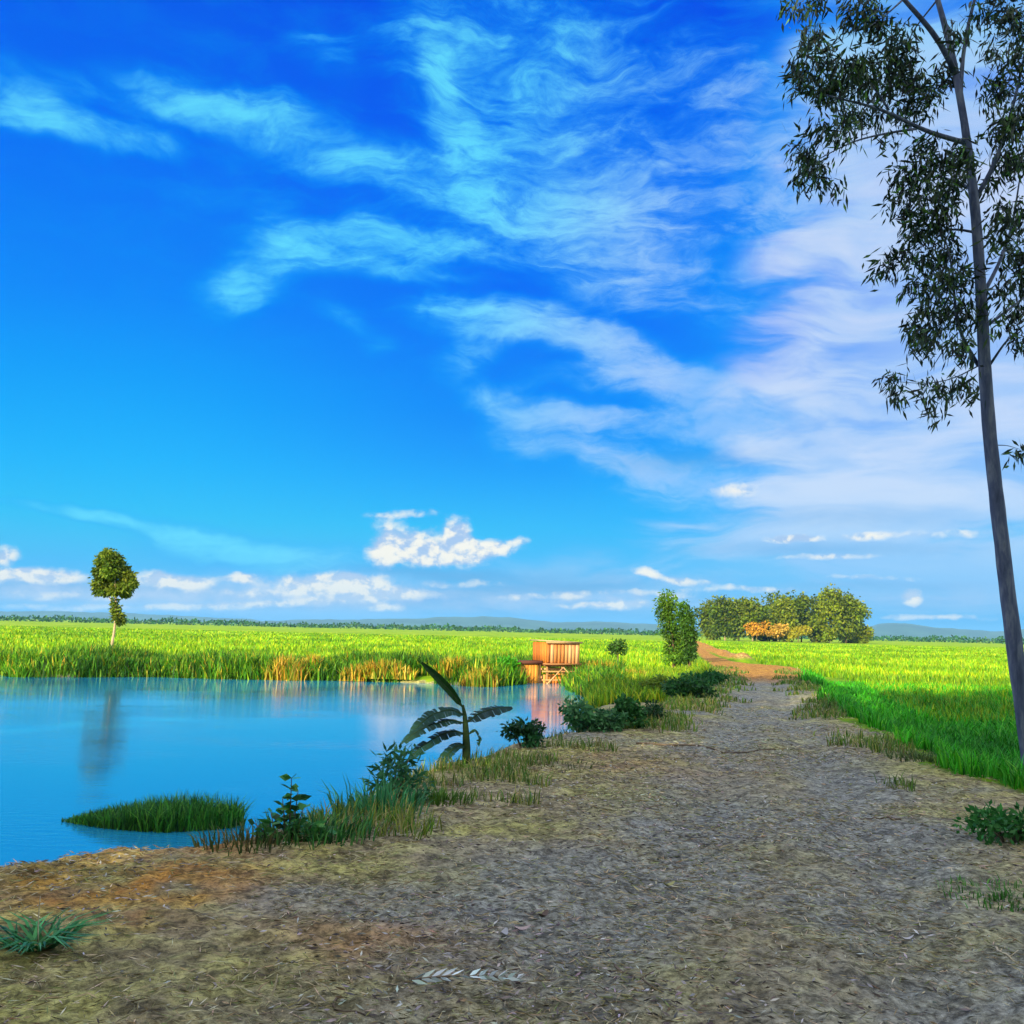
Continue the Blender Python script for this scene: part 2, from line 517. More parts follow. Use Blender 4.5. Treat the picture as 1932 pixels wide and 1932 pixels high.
def fbm(x, y, s=0.0, o=4):
    t, a = 0, 1.0
    for k in range(o):
        t = t + a * vnoise(x * 2 ** k, y * 2 ** k, s + k * 3.3)
        a *= .5
    return t


def sstep(a, b, x):
    t = np.clip((x - a) / (b - a), 0, 1)
    return t * t * (3 - 2 * t)


def seg_dist(x, y, pts, closed):
    d = np.full(x.shape, 1e9)
    n = len(pts)
    for k in range(n if closed else n - 1):
        ax, ay = pts[k][:2]; bx, by = pts[(k + 1) % n][:2]
        dx, dy = bx - ax, by - ay
        t = np.clip(((x - ax) * dx + (y - ay) * dy) / (dx * dx + dy * dy + 1e-12), 0, 1)
        d = np.minimum(d, np.hypot(x - ax - t * dx, y - ay - t * dy))
    return d


def inside(x, y, pts):
    c = np.zeros(x.shape, bool)
    n = len(pts)
    for k in range(n):
        ax, ay = pts[k][:2]; bx, by = pts[(k + 1) % n][:2]
        if ay == by:
            continue
        c ^= ((ay > y) != (by > y)) & (x < (bx - ax) * (y - ay) / (by - ay) + ax)
    return c


def sdist(x, y, pts):
    return np.where(inside(x, y, pts), 1, -1) * seg_dist(x, y, pts, True)


WATER, FIELD = -0.9, -0.6
LEFT_EDGE = [(-600, 1770), (-250, 1700), (0, 1643), (120, 1622), (230, 1606), (330, 1597), (420, 1588), (520, 1574), (640, 1560), (700, 1536), (760, 1506), (820, 1472),
             (880, 1444), (940, 1422), (1000, 1404), (1070, 1386), (1150, 1373), (1230, 1346), (1290, 1320), (1340, 1292), (1357, 1276), (1352, 1266), (1338, 1256), (1322, 1242), (1309, 1226), (1300, 1214)]
RIGHT_EDGE = [(1309, 1212), (1317, 1216), (1331, 1225), (1351, 1237), (1381, 1247), (1420, 1252), (1480, 1256), (1513, 1262), (1512, 1282), (1545, 1310), (1600, 1350), (1680, 1402), (1780, 1452), (1932, 1492), (2150, 1560), (2600, 1760)]
DIKE = [(-9, -30)] + [tuple(G(x, y)[:2]) for x, y in LEFT_EDGE] + [tuple(G(x, y)[:2]) for x, y in RIGHT_EDGE] + [(9, -30)]
POND = [tuple(G(x, y, WATER)[:2]) for x, y in [(-700, 1272), (-200, 1272), (0, 1272), (60, 1277), (150, 1277), (300, 1276), (420, 1280), (560, 1282), (700, 1285), (800, 1288), (900, 1293), (960, 1290), (1000, 1284), (1060, 1288), (1100, 1296), (1125, 1315), (1135, 1350)]]
POND += [tuple(G(x, y)[:2]) for x, y in [(1150, 1373), (1000, 1404), (760, 1506), (400, 1588), (0, 1643), (-600, 1770)]] + [(-30, 2), (-60, 20)]
BERM = [tuple(G(x, y, -.2)[:2]) for x, y in [(1313, 1213), (1325, 1219), (1345, 1230), (1370, 1240), (1400, 1246)]]
TRACKS = [[tuple(G(x, y)[:2]) for x, y in [(1420, 1275), (1405, 1340), (1380, 1420), (1330, 1520), (1230, 1650), (1040, 1800), (800, 2000)]],
          [tuple(G(x, y)[:2]) for x, y in [(1455, 1275), (1480, 1340), (1530, 1420), (1600, 1520), (1680, 1650), (1740, 1800), (1800, 2000)]]]


def terrain(x, y):
    x = np.asarray(x, float); y = np.asarray(y, float)
    sd = sdist(x, y, DIKE)
    r = np.hypot(x, y)
    near = 1 - sstep(40, 90, r)
    sdn = sd + near * (.25 * fbm(x * .9, y * .9, 1.0) + .08 * fbm(x * 4, y * 4, 2.0))
    top = .03 * fbm(x * .8, y * .8, 5.0) + near * (.022 * fbm(x * 5, y * 5, 6.0) + .030 * fbm(x * 13, y * 13, 8.0, 3))
    for tr in TRACKS:
        top = top - .07 * np.exp(-(seg_dist(x, y, tr, False) / .32) ** 2)
    hd = top - 1.55 * sstep(-.05, 2.6, -sdn)
    sp = sdist(x, y, POND) + near * .5 * fbm(x * .5, y * .5, 9.0)
    hf = FIELD + .06 * fbm(x * .25, y * .25, 12.0) * (1 - sstep(60, 200, r)) - .85 * sstep(-.5, 1.6, sp)
    bd = seg_dist(x, y, BERM, False)
    hf = hf + (.55 + .2 * fbm(x * .6, y * .6, 4.0)) * np.exp(-(bd / 1.1) ** 2) * 1.5
    k = .08
    hmax = np.maximum(hd, hf) + k * np.exp(-np.abs(hd - hf) / k) * .5
    return hmax, sdn, sp, bd


def hz(x, y):
    return terrain(np.atleast_1d(x), np.atleast_1d(y))[0]


ang = np.concatenate([np.arange(-180, -48, 3.0), np.arange(-48, 48, .16), np.arange(48, 180, 3.0)])
rad = np.concatenate([[.6], np.geomspace(1.2, 60, 330), np.geomspace(62, 300, 90), np.geomspace(310, 9000, 40)])
A, RR = np.meshgrid(np.radians(ang), rad)
X, Y = np.sin(A) * RR, np.cos(A) * RR
Hh, SD, SP, BD = terrain(X.ravel(), Y.ravel())
xr, yr = X.ravel(), Y.ravel()
Z = Hh
nr, na = X.shape
ii = np.arange(nr - 1)[:, None] * na
jj = np.arange(na)[None]
j2 = (jj + 1) % na
quads = np.stack([ii + jj, ii + na + jj, ii + na + j2, ii + j2], -1).reshape(-1, 4)
# ground cover attributes: R = bare earth, G = straw/olive cover, B = grey compacted or rusty, and the far road's sunlit orange
soil = sstep(-.35, .25, SD + .35 * fbm(xr * 1.5, yr * 1.5, 30.0) - .15)
soil = np.maximum(soil, np.exp(-(BD / .9) ** 2))
soil = np.maximum(soil, (SD > -3.2) * (SD < .3) * sstep(-2.5, -1.0, SP) * (np.hypot(xr, yr) < 40))
soil = np.maximum(soil, (sstep(FIELD - .12, FIELD - .3, Z) * (np.hypot(xr, yr) < 70)))
HUT_XY = V(1045, 1285, 50.0)[:2]
hutd = np.hypot((xr - HUT_XY[0] - .6) / 3.6, (yr - HUT_XY[1] - .5) / 1.6)
soil = np.maximum(soil, np.exp(-hutd ** 2 * 1.2))
td = np.minimum(seg_dist(xr, yr, TRACKS[0], False), seg_dist(xr, yr, TRACKS[1], False))
def spot(px, py, r, z=0.0):
    c = G(px, py, z)
    return np.exp(-((xr - c[0]) ** 2 + (yr - c[1]) ** 2) / r ** 2)


track = np.clip(np.exp(-(td / .75) ** 2) * (.8 + 1.1 * fbm(xr * 1.3, yr * 1.3, 41.0)) + 1.7 * np.clip(fbm(xr * .8, yr * .8, 44.0) - .05, 0, 1) + .8 * spot(1040, 1640, .7) + .7 * spot(1010, 1750, .45) + .7 * spot(1340, 1660, .6) + .5 * spot(1500, 1560, 1.0), 0, 1)


rust_sun = .9 * spot(220, 1690, .55) + .7 * spot(340, 1680, .4) + .8 * spot(300, 1615, .8) + .5 * spot(700, 1770, .5) + .35 * spot(1200, 1440, 1.2) + .5 * spot(120, 1640, .8)
rust_sun = np.clip(rust_sun * np.clip(.7 + 1.2 * fbm(xr * 2.5, yr * 2.5, 51.0), 0, 1.3) + .8 * np.exp(-(BD / 1.4) ** 2) + 1.0 * sstep(34, 41, yr) * (SD > -1) + .9 * np.exp(-hutd ** 2), 0, 1)  # beyond the shade edge, warm sunlight on the road is painted in as orange
attr = np.stack([soil, track, rust_sun], 1)
fz = quads
fsoil = (SD[fz].mean(1) > -.25)
cov = (np.hypot(xr, yr)[fz].mean(1) > 0)

# terrain material: earth with straw flecks and stains, or green ground under the crops
t = material('earth_and_turf')
at = t.node('ShaderNodeAttribute', attribute_name='Col')
sc_ = t.node('ShaderNodeSeparateColor', {0: at.outputs['Color']})
ge = t.node('ShaderNodeNewGeometry')
P = ge.outputs['Position']
n_big = t.noise(P, .55, 4.0, .6).outputs[0]
n_mid = t.noise(P, 3.2, 6.0, .62, .4).outputs[0]
n_fin = t.noise(P, 28.0, 6.0, .65).outputs[0]
n_fib = t.noise(t.mapping(P, rot=(0, 0, R(30)), sc=(14, 70, 10)), 1.0, 4.0, .6, 1.6).outputs[0]
n_fib2 = t.noise(t.mapping(P, rot=(0, 0, R(-50)), sc=(12, 60, 10)), 1.0, 4.0, .6, 1.6).outputs[0]
earth = t.ramp(n_mid, [(.25, (.11, .09, .06)), (.45, (.255, .215, .145)), (.6, (.35, .305, .205)), (.8, (.50, .45, .32))])
olive = t.ramp(n_mid, [(.3, (.17, .165, .05)), (.5, (.33, .32, .10)), (.7, (.46, .44, .18))])
f_ol = t.math('MULTIPLY', t.smooth(t.math('ADD', t.math('MULTIPLY', n_big, .7), t.math('MULTIPLY', n_mid, .3)), .44, .6), t.math('SUBTRACT', 1.0, t.math('MULTIPLY', sc_.outputs[1], .7)))
earth = t.mix(t.math('MULTIPLY', f_ol, .85), earth, olive)
grey = t.ramp(n_fin, [(.3, (.10, .115, .15)), (.55, (.23, .255, .30)), (.75, (.46, .49, .53))])
earth = t.mix(t.math('MULTIPLY', sc_.outputs[1], .68), earth, grey)
rust_sun_col = t.ramp(n_mid, [(.3, (.24, .085, .012)), (.7, (.58, .27, .04))])
earth = t.mix(t.math('MULTIPLY', sc_.outputs[2], .8), earth, rust_sun_col)
fl = t.math('MAXIMUM', t.smooth(n_fib, .60, .72), t.smooth(n_fib2, .61, .73))
earth = t.mix(t.math('MULTIPLY', fl, .55), earth, (.46, .40, .28))
earth = t.mix(1.0, earth, (.97, 1.0, .86), 'MULTIPLY')
n_cl = t.noise(P, 7.5, 5.0, .7, .8).outputs[0]
n_cl2 = t.noise(P, 19.0, 4.0, .65, .5).outputs[0]
clod = t.smooth(t.math('ADD', t.math('MULTIPLY', n_cl, .6), t.math('MULTIPLY', n_cl2, .4)), .38, .62, .42, 1.55)
earth = t.mix(1.0, earth, t.node('ShaderNodeCombineColor', {0: clod, 1: clod, 2: clod}).outputs[0], 'MULTIPLY')
dk = t.smooth(n_fin, .46, .30)
earth = t.mix(t.math('MULTIPLY', dk, .6), earth, (.05, .04, .032))
turf = t.ramp(t.noise(P, .9, 5.0, .6).outputs[0], [(.3, (.05, .13, .005)), (.5, (.11, .24, .007)), (.7, (.22, .33, .01))])
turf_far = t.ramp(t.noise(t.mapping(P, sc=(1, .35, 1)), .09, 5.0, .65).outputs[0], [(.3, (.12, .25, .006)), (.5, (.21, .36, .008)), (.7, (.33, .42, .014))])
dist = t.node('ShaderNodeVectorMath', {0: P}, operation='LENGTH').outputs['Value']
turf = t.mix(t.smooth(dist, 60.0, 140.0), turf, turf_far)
colr = t.mix(t.smooth(sc_.outputs[0], .3, .7), turf, earth)
pb = t.node('ShaderNodeBsdfPrincipled', {'Base Color': colr, 'Roughness': .95})
pb.inputs['Specular IOR Level'].default_value = .12
hgt = t.math('ADD', t.math('MULTIPLY', n_fin, .6), t.math('ADD', t.math('MULTIPLY', fl, .35), t.math('MULTIPLY', n_mid, .5)))
bp = t.node('ShaderNodeBump', {'Strength': .9, 'Distance': .035, 'Height': hgt})
t.l.new(bp.outputs[0], pb.inputs['Normal'])
t.l.new(pb.outputs[0], t.out.inputs[0])
M_ground = t.m

V3 = np.stack([xr, yr, Z], 1)


def sub_terrain(name, fsel, label, cat):
    f = fz[fsel]
    used, inv = np.unique(f, return_inverse=True)
    o = fast_mesh(name, V3[used], [inv.reshape(f.shape)], M_ground, attr[used], smooth=True)
    return tag(o, label, cat, kind='structure')


sub_terrain('dirt_road', fsoil, 'bare earth track on the dike, strewn with dry grass and dead leaves', 'road')
sub_terrain('field', ~fsoil, 'flat green farmland and pond banks on both sides of the dike', 'field')

# ------------------------------------------------------------------ water
t = material('pond_water')
ge = t.node('ShaderNodeNewGeometry')
rp = t.noise(t.mapping(ge.outputs['Position'], sc=(1.0, 2.6, 1)), 3.2, 4.0, .55).outputs[0]
rp2 = t.noise(t.mapping(ge.outputs['Position'], sc=(.5, 1.2, 1)), .35, 3.0, .55).outputs[0]
calm = t.smooth(rp2, .38, .62, .35, 1.0)
bp = t.node('ShaderNodeBump', {'Strength': t.math('MULTIPLY', calm, .11), 'Distance': .05, 'Height': rp})
fr = t.node('ShaderNodeFresnel', {'IOR': 3.2, 'Normal': bp.outputs[0]})
gl = t.node('ShaderNodeBsdfGlossy', {'Color': (.97, .98, 1, 1), 'Roughness': .045, 'Normal': bp.outputs[0]})
df = t.node('ShaderNodeBsdfDiffuse', {'Color': (.012, .25, .46, 1)})
mx = t.node('ShaderNodeMixShader', {0: fr.outputs[0], 1: df.outputs[0], 2: gl.outputs[0]})
t.l.new(mx.outputs[0], t.out.inputs[0])
M_water = t.m
px_ = np.array(POND)
wx0, wx1 = px_[:, 0].min() - 6, px_[:, 0].max() + 1.0
wy0, wy1 = 1.0, px_[:, 1].max() + 1.5
o = fast_mesh('water', [(wx0, wy0, WATER), (wx1, wy0, WATER), (wx1, wy1, WATER), (wx0, wy1, WATER)], [np.array([[0, 1, 2, 3]])], M_water)
tag(o, 'calm blue pond water between the dike and the green far bank', 'water', kind='structure')
pad = [G(x, y, FIELD + .06) for x, y in [(335, 1192), (470, 1194), (480, 1199), (350, 1197)]]
o = fast_mesh('flooded_paddy', pad, [np.array([[0, 1, 2, 3]])], M_water)
tag(o, 'pale strip of standing water far out in the left-hand field', 'water', kind='structure')


# ------------------------------------------------------------------ scatter helpers
def scatter_px(n, x0, x1, d0, d1, power=2.0):
    """random ground points in a wedge in front: even in screen-depth between distances d0..d1"""
    d = (rng.uniform(0, 1, n) * (d1 ** (1 / power) - d0 ** (1 / power)) + d0 ** (1 / power)) ** power
    s = rng.uniform((x0 - 966) / 1932, (x1 - 966) / 1932, n)
    return s * d, d


# ------------------------------------------------------------------ crops, reeds, grass (uncountable)
LIT_GREENS = [(.10, .28, .006), (.16, .36, .007), (.25, .42, .008), (.055, .18, .006), (.34, .42, .012)]


def grass_object(name, x, y, keep, h, wd, lean, cols, wts, label, cat, mat=None, zoff=-.02, patch=1.0):
    hh, sd, sp, bd = terrain(x, y)
    k = keep(x, y, sd, sp, bd, hh)
    x, y, hh = x[k], y[k], hh[k]
    n = len(x)
    hgt = h(x, y, n) if callable(h) else rng.uniform(h[0], h[1], n)
    wdt = rng.uniform(wd[0], wd[1], n) if isinstance(wd, tuple) else wd(x, y, n)
    pc = pal(n, cols, .2, wts)
    pc = pc * (1 + patch * fbm(x * .22, y * .10, 91.)[:, None] * np.array([1.0, .7, .4]))
    v, q, tt, c = blades_geo(np.stack([x, y, hh + zoff], 1), hgt, wdt, rng.uniform(lean[0], lean[1], n), rng.uniform(0, 2 * np.pi, n), np.clip(pc, .003, .9))
    o = fast_mesh(name, v, [q, tt], mat or M_leaf, c)
    return tag(o, label, cat, kind='stuff')


DRY = [(1128, 1290, 60, 40, 'golden dry reed clump against the right side of the hut'), (1195, 1296, 40, 26, 'low golden reed clump in the grass behind the large bush'), (905, 1296, 34, 46, 'orange dry reed clump left of the bright green bush'),
       (852, 1291, 36, 50, 'dry reed clump behind the raised banana leaf'), (722, 1287, 62, 44, 'wide amber reed clump on the far bank, left of the banana leaf'),
       (540, 1284, 38, 58, 'tall yellow reed clump midway along the far bank'), (590, 1281, 18, 44, 'narrow brown reed clump beside the tall yellow one'), (110, 1276, 50, 14, 'low yellow grass mound on the far bank near the lone tree'), (668, 1286, 26, 38, 'small amber reed clump right of the narrow brown one')]


def clear_of_dry(x, y):
    hut_gap = np.hypot((x - HUT_XY[0]) / 1.9, (y - HUT_XY[1] + .3) / 2.2) > 1
    ok = np.ones(len(x), bool)
    for px, py, wpx, hpx, lab in DRY:
        g = G(px, py, WATER)
        ok &= ~((np.abs(x - g[0]) < wpx * g[1] / 1932 * .85) & (np.abs(y - g[1] - .4) < 1.5))
    return hut_gap & (ok | (rng.uniform(0, 1, len(x)) < .4))


# left field beyond the pond: tall reeds near the water, lower crop behind
x, y = scatter_px(125000, -560, 1330, 40, 260, 2.6)
grass_object('rice_crop', x, y, lambda x, y, sd, sp, bd, hh: (sd < -1.2) & (sp < -2.2) & (bd > 1.0),
             lambda x, y, n: rng.uniform(.2, .55, n), lambda x, y, n: rng.uniform(.05, .09, n) * np.clip(np.hypot(x, y) / 70, .8, 3.5), (.1, .6),
             LIT_GREENS, [.2, .28, .27, .1, .15], 'sunlit yellow-green rice crop stretching away beyond the pond', 'crop')
x, y = scatter_px(125000, -560, 1180, 40, 58, 1.2)
grass_object('reeds', x, y, lambda x, y, sd, sp, bd, hh: (sd < -1.0) & (sp < .75) & (sp > -7) & (hh > WATER - .28) & (vnoise(x * .55, y * .55, 77.) > -.40) & clear_of_dry(x, y),
             lambda x, y, n: rng.uniform(.35, .95, n) * np.clip(1 + .9 * vnoise(x * .4, y * .4, 71.), .5, 1.5), (.04, .085), (.1, .75),
             [(.045, .18, .008), (.09, .26, .009), (.02, .08, .008), (.18, .34, .012), (.36, .32, .02)], [.3, .26, .24, .13, .07],
             'dense green reeds and rushes along the far bank of the pond', 'reeds')
# right-hand field
x, y = scatter_px(125000, 1330, 2480, 26, 300, 2.4)
grass_object('rice_crop', x, y, lambda x, y, sd, sp, bd, hh: (sd < -2.6) & (bd > 1.3) & (sp < -1),
             lambda x, y, n: rng.uniform(.22, .5, n), lambda x, y, n: rng.uniform(.03, .06, n) * np.clip(np.hypot(x, y) / 45, .8, 4.0), (.1, .55),
             LIT_GREENS, [.16, .3, .32, .07, .15], 'bright lime-green rice crop to the right of the dirt track', 'crop')
# shaded slope and verge on the right of the track
x, y = scatter_px(190000, 1380, 2900, 5, 46, 1.7)
grass_object('verge_grass', x, y, lambda x, y, sd, sp, bd, hh: (sd < -.15 + .9 * fbm(x * .9, y * .9, 61.)) & (sd > -14) & (sp < -1) & (x > 2),
             lambda x, y, n: rng.uniform(.16, .42, n), lambda x, y, n: rng.uniform(.012, .026, n) * np.clip(np.hypot(x, y) / 14, .8, 3.0), (.2, .8),
             [(.035, .30, .008), (.05, .40, .012), (.02, .19, .006), (.12, .45, .02)], [.32, .34, .2, .14], 'lush green grass on the slope between track and field', 'grass')
# low sparse grass on the dike's shoulders
x, y = scatter_px(110000, 500, 1720, 8, 50, 1.6)
grass_object('shoulder_grass', x, y, lambda x, y, sd, sp, bd, hh: (sd < .9 + 1.1 * fbm(x * .7, y * .7, 63.)) & (sd > -.9) & (fbm(x * .8, y * .8, 64.) > -.08 + .12 * (y < 14)) & (hh > -.5),
             lambda x, y, n: rng.uniform(.05, .22, n), lambda x, y, n: rng.uniform(.010, .02, n) * np.clip(np.hypot(x, y) / 14, .8, 3.0), (.2, .9),
             [(.09, .2, .02), (.16, .22, .03), (.05, .14, .02), (.25, .24, .09)], [.3, .25, .2, .25], 'short grass growing along both shoulders of the earth track', 'grass')
# sunlit grass filling the inner corner between the pond, the hut and the dike
x, y = scatter_px(16000, 1110, 1345, 33, 56, 1.2)
grass_object('bank_grass', x, y, lambda x, y, sd, sp, bd, hh: (sd < -.3) & (sp < .7) & (hh > WATER - .1), lambda x, y, n: rng.uniform(.2, .6, n), (.03, .06), (.1, .75),
             [(.12, .28, .008), (.20, .36, .01), (.34, .38, .015), (.05, .16, .008)], [.3, .3, .2, .2], 'sunlit yellow-green grass on the bank between the plank hut and the two trees', 'grass')
# dry straw and leaf litter on the track
x, y = scatter_px(130000, -120, 2080, 3.2, 24, 1.6)
hh, sd, sp, bd = terrain(x, y)
k = (sd > -.3) & (hh > -.35) & (rng.uniform(0, 1, len(x)) < np.clip(.55 + 1.5 * fbm(x * .9, y * .9, 83.), .12, 1))
x, y, hh = x[k], y[k], hh[k]
n = len(x)
phi = rng.uniform(0, 2 * np.pi, n)
ax = np.stack([np.cos(phi), np.sin(phi), rng.uniform(-.02, .28, n)], 1)
v, q, c = leaves_geo(np.stack([x, y, hh + .004], 1), ax, rng.uniform(.02, .10, n), rng.uniform(.003, .007, n) * np.clip(np.hypot(x, y) / 6, 1, 2.5),
                     pal(n, [(.42, .36, .21), (.28, .25, .11), (.52, .47, .34), (.19, .16, .09), (.20, .24, .08)], .2, [.3, .27, .13, .18, .12]))
tag(fast_mesh('dry_grass', v, [q], M_litter, c), 'dry straw and cut grass scattered over the earth track', 'dry grass', kind='stuff')
x, y = scatter_px(42000, -120, 2080, 3.2, 20, 1.5)
hh, sd, sp, bd = terrain(x, y)
k = (sd > 0) & (rng.uniform(0, 1, len(x)) < np.clip(.4 + 2.0 * fbm(x * .7, y * .7, 87.), .05, 1))
x, y, hh = x[k], y[k], hh[k]
n = len(x)
phi = rng.uniform(0, 2 * np.pi, n)
ax = np.stack([np.cos(phi), np.sin(phi), rng.uniform(-.05, .35, n)], 1)
v, q, c = leaves_geo(np.stack([x, y, hh + .008], 1), ax, rng.uniform(.02, .065, n), rng.uniform(.006, .014, n),
                     pal(n, [(.28, .26, .25), (.46, .46, .46), (.11, .10, .10), (.32, .25, .15), (.55, .55, .54)], .2, [.34, .18, .34, .10, .04]))
tag(fast_mesh('leaf_litter', v, [q], M_litter, c), 'fallen slender grey and brown leaves lying on the track', 'leaf litter', kind='stuff')


# ------------------------------------------------------------------ hills and far tree belt
t = material('hill_forest')
ge = t.node('ShaderNodeNewGeometry')
hc = t.ramp(t.noise(ge.outputs['Position'], .004, 5.0).outputs[0], [(.3, (.02, .06, .05)), (.7, (.05, .12, .08))])
p = t.node('ShaderNodeBsdfPrincipled', {'Base Color': hc, 'Roughness': 1.0})
t.l.new(p.outputs[0], t.out.inputs[0])
M_hill = t.m


def hills(name, D, prof, label, depth=900):
    """a ridge at distance D; prof = list of (px, height in photo px)"""
    pxs = np.linspace(prof[0][0], prof[-1][0], 160)
    hp = np.interp(pxs, [a for a, _ in prof], [b for _, b in prof])
    hp = np.clip(hp * (1 + .10 * fbm(pxs * .02, pxs * 0, 3.)) + 1.2 * fbm(pxs * .06, pxs * 0, 4.), 0, None)
    rows = []
    for k, (dd, f) in enumerate([(0, 0), (.3, .45), (.6, .85), (1.0, 1.0), (1.5, .7), (2.2, 0)]):
        y = np.full_like(pxs, D + dd * depth)
        x = (pxs - 966) / 1932 * y
        z = -2 + hp / 1932 * D * f * (1 + (.12 * fbm(pxs * .03 + k, pxs * 0 + k, 6.) if 0 < f < 1 else 0)) * (1 + dd * depth / D)
        rows.append(np.stack([x, y, z], 1))
    v = np.vstack(rows)
    m = len(pxs)
    i = np.arange(5)[:, None] * m
    j = np.arange(m - 1)[None]
    q = np.stack([i + j, i + j + 1, i + m + j + 1, i + m + j], -1).reshape(-1, 4)
    return tag(fast_mesh(name, v, [q], M_hill, smooth=True), label, 'hills', kind='structure')


hills('hills', 6000, [(420, 0), (560, 10), (680, 14), (760, 17), (850, 22), (910, 25), (980, 23), (1060, 17), (1150, 19), (1240, 18), (1340, 12), (1440, 0)], 'low blue hills on the horizon beyond the middle of the field')
hills('hills', 5600, [(1540, 0), (1620, 16), (1660, 28), (1710, 30), (1760, 23), (1830, 20), (1880, 17), (1930, 24), (2050, 30), (2200, 0)], 'blue hills on the horizon between the grove and the tall tree')
hills('hills', 7000, [(-500, 8), (-200, 16), (0, 14), (150, 16), (330, 13), (480, 9), (560, 0)], 'faint blue hills on the horizon behind the lone tree')

n = 15000
a = rng.uniform(-44, 44, n)
D = rng.uniform(820, 1000, n)
top = 3.6 + 2.2 * fbm(a * 1.1, a * 0, 5.0) + 1.4 * fbm(a * 5.5, a * 0, 15.0)
z = FIELD + rng.uniform(0, 1, n) ** .8 * np.clip(top, 1.6, 9)
pos = np.stack([np.sin(np.radians(a)) * D, np.cos(np.radians(a)) * D, z], 1)
v, q, c = leaves_geo(pos, rng.normal(size=(n, 3)), rng.uniform(1.4, 2.8, n), rng.uniform(1.2, 2.2, n), pal(n, [(.02, .085, .03), (.035, .12, .035), (.012, .06, .03)], .25))
tag(fast_mesh('treeline', v, [q], M_far, c), 'dark green belt of distant trees along the whole horizon', 'treeline', kind='stuff')


# ------------------------------------------------------------------ haze over the plain
HAZE_DENSITY = 8e-5
t = material('haze')
pv = t.node('ShaderNodeVolumePrincipled', {'Color': (.22, .58, 1, 1), 'Density': HAZE_DENSITY})
t.l.new(pv.outputs[0], t.out.inputs['Volume'])
a_ = np.array([(x, y, z) for z in (-12, 115) for x, y in ((-9600, -9600), (9600, -9600), (9600, 9600), (-9600, 9600))], float)
tag(fast_mesh('haze', a_, [np.array([[0, 3, 2, 1], [4, 5, 6, 7], [0, 1, 5, 4], [1, 2, 6, 5], [2, 3, 7, 6], [3, 0, 4, 7]])], t.m), 'thin bluish haze over the far plain and hills', 'haze', kind='stuff')


# ------------------------------------------------------------------ trees
def crown_leaves(clumps, n, L, W, cols, wts=None, droop=.5, shell=.55):
    """leaf-sized faces spread through overlapping clumps (cx,cy,cz,rx,ry,rz)"""
    cl = np.array(clumps, float)
    vol = (cl[:, 3] * cl[:, 4] * cl[:, 5]) ** .75
    which = rng.choice(len(cl), n, p=vol / vol.sum())
    d = rng.normal(size=(n, 3)); d /= np.linalg.norm(d, axis=1, keepdims=True)
    rr = shell + (1 - shell) * rng.uniform(0, 1, n) ** .6
    rr *= 1 + .24 * rng.normal(size=n)
    pos = cl[which, :3] + d * rr[:, None] * cl[which, 3:6]
    ax = d * .6 + rng.normal(size=(n, 3)) * .6 + np.array([0, 0, -droop])
    lc = np.array([pal(1, cols, .15, wts)[0] for _ in range(len(cl))])
    col = pal(n, cols, .22, wts) * .55 + lc[which] * .45
    return leaves_geo(pos, ax, rng.uniform(L * .6, L * 1.3, n), rng.uniform(W * .6, W * 1.3, n), col)


def sub_clumps(c, r, k, f=.42, squash=.8):
    """k smaller clumps inside an ellipsoid"""
    out = []
    for _ in range(k):
        d = rng.normal(size=3); d /= np.linalg.norm(d)
        u = rng.uniform(.25, .8)
        p = np.array(c) + d * u * np.array(r)
        s = rng.uniform(.75, 1.25) * f
        out.append((*p, r[0] * s, r[1] * s, r[2] * s * squash))
    return out


def tree(name, base, trunk, trad, clumps, n, L, W, cols, label, group=None, bark=None, mat=None, wts=None, droop=.5, limbs=5, cat='tree'):
    root = empty(name, base)
    base = np.asarray(base, float)
    tr = Acc()
    pts = spline(trunk, 14)
    tr.tube(pts - base, np.linspace(trad, trad * .35, 14), 8, wob=.05)
    tp = np.asarray(clumps)
    for k in rng.choice(len(tp), min(limbs, len(tp)), replace=False):
        s = pts[rng.integers(6, 13)]
        e = tp[k, :3]
        m = (s + e) / 2 + np.array([0, 0, -.08 * np.linalg.norm(e - s)])
        tr.tube(spline([s, m, e], 6) - base, np.linspace(trad * .4, trad * .1, 6), 5)
    o = tr.build('trunk', bark or M_brown, root, smooth=True)
    v, q, c = crown_leaves(clumps, n, L, W, cols, wts, droop)
    fast_mesh('crown', v - base, [q], mat or M_leaf, c, root)
    return tag(root, label, cat, group)


# lone tree on the far bank
D = 64.0
b = V(208, 1238, D); b[2] = hz(b[0], b[1])[0] - .05
k = D / 1932


def clump_px(px, py, rx, ry, D, dy=0.0, depth=None):
    p = V(px, py, D + dy)
    kk = D / 1932
    return (p[0], p[1], p[2], rx * kk, (depth or rx) * kk, ry * kk)


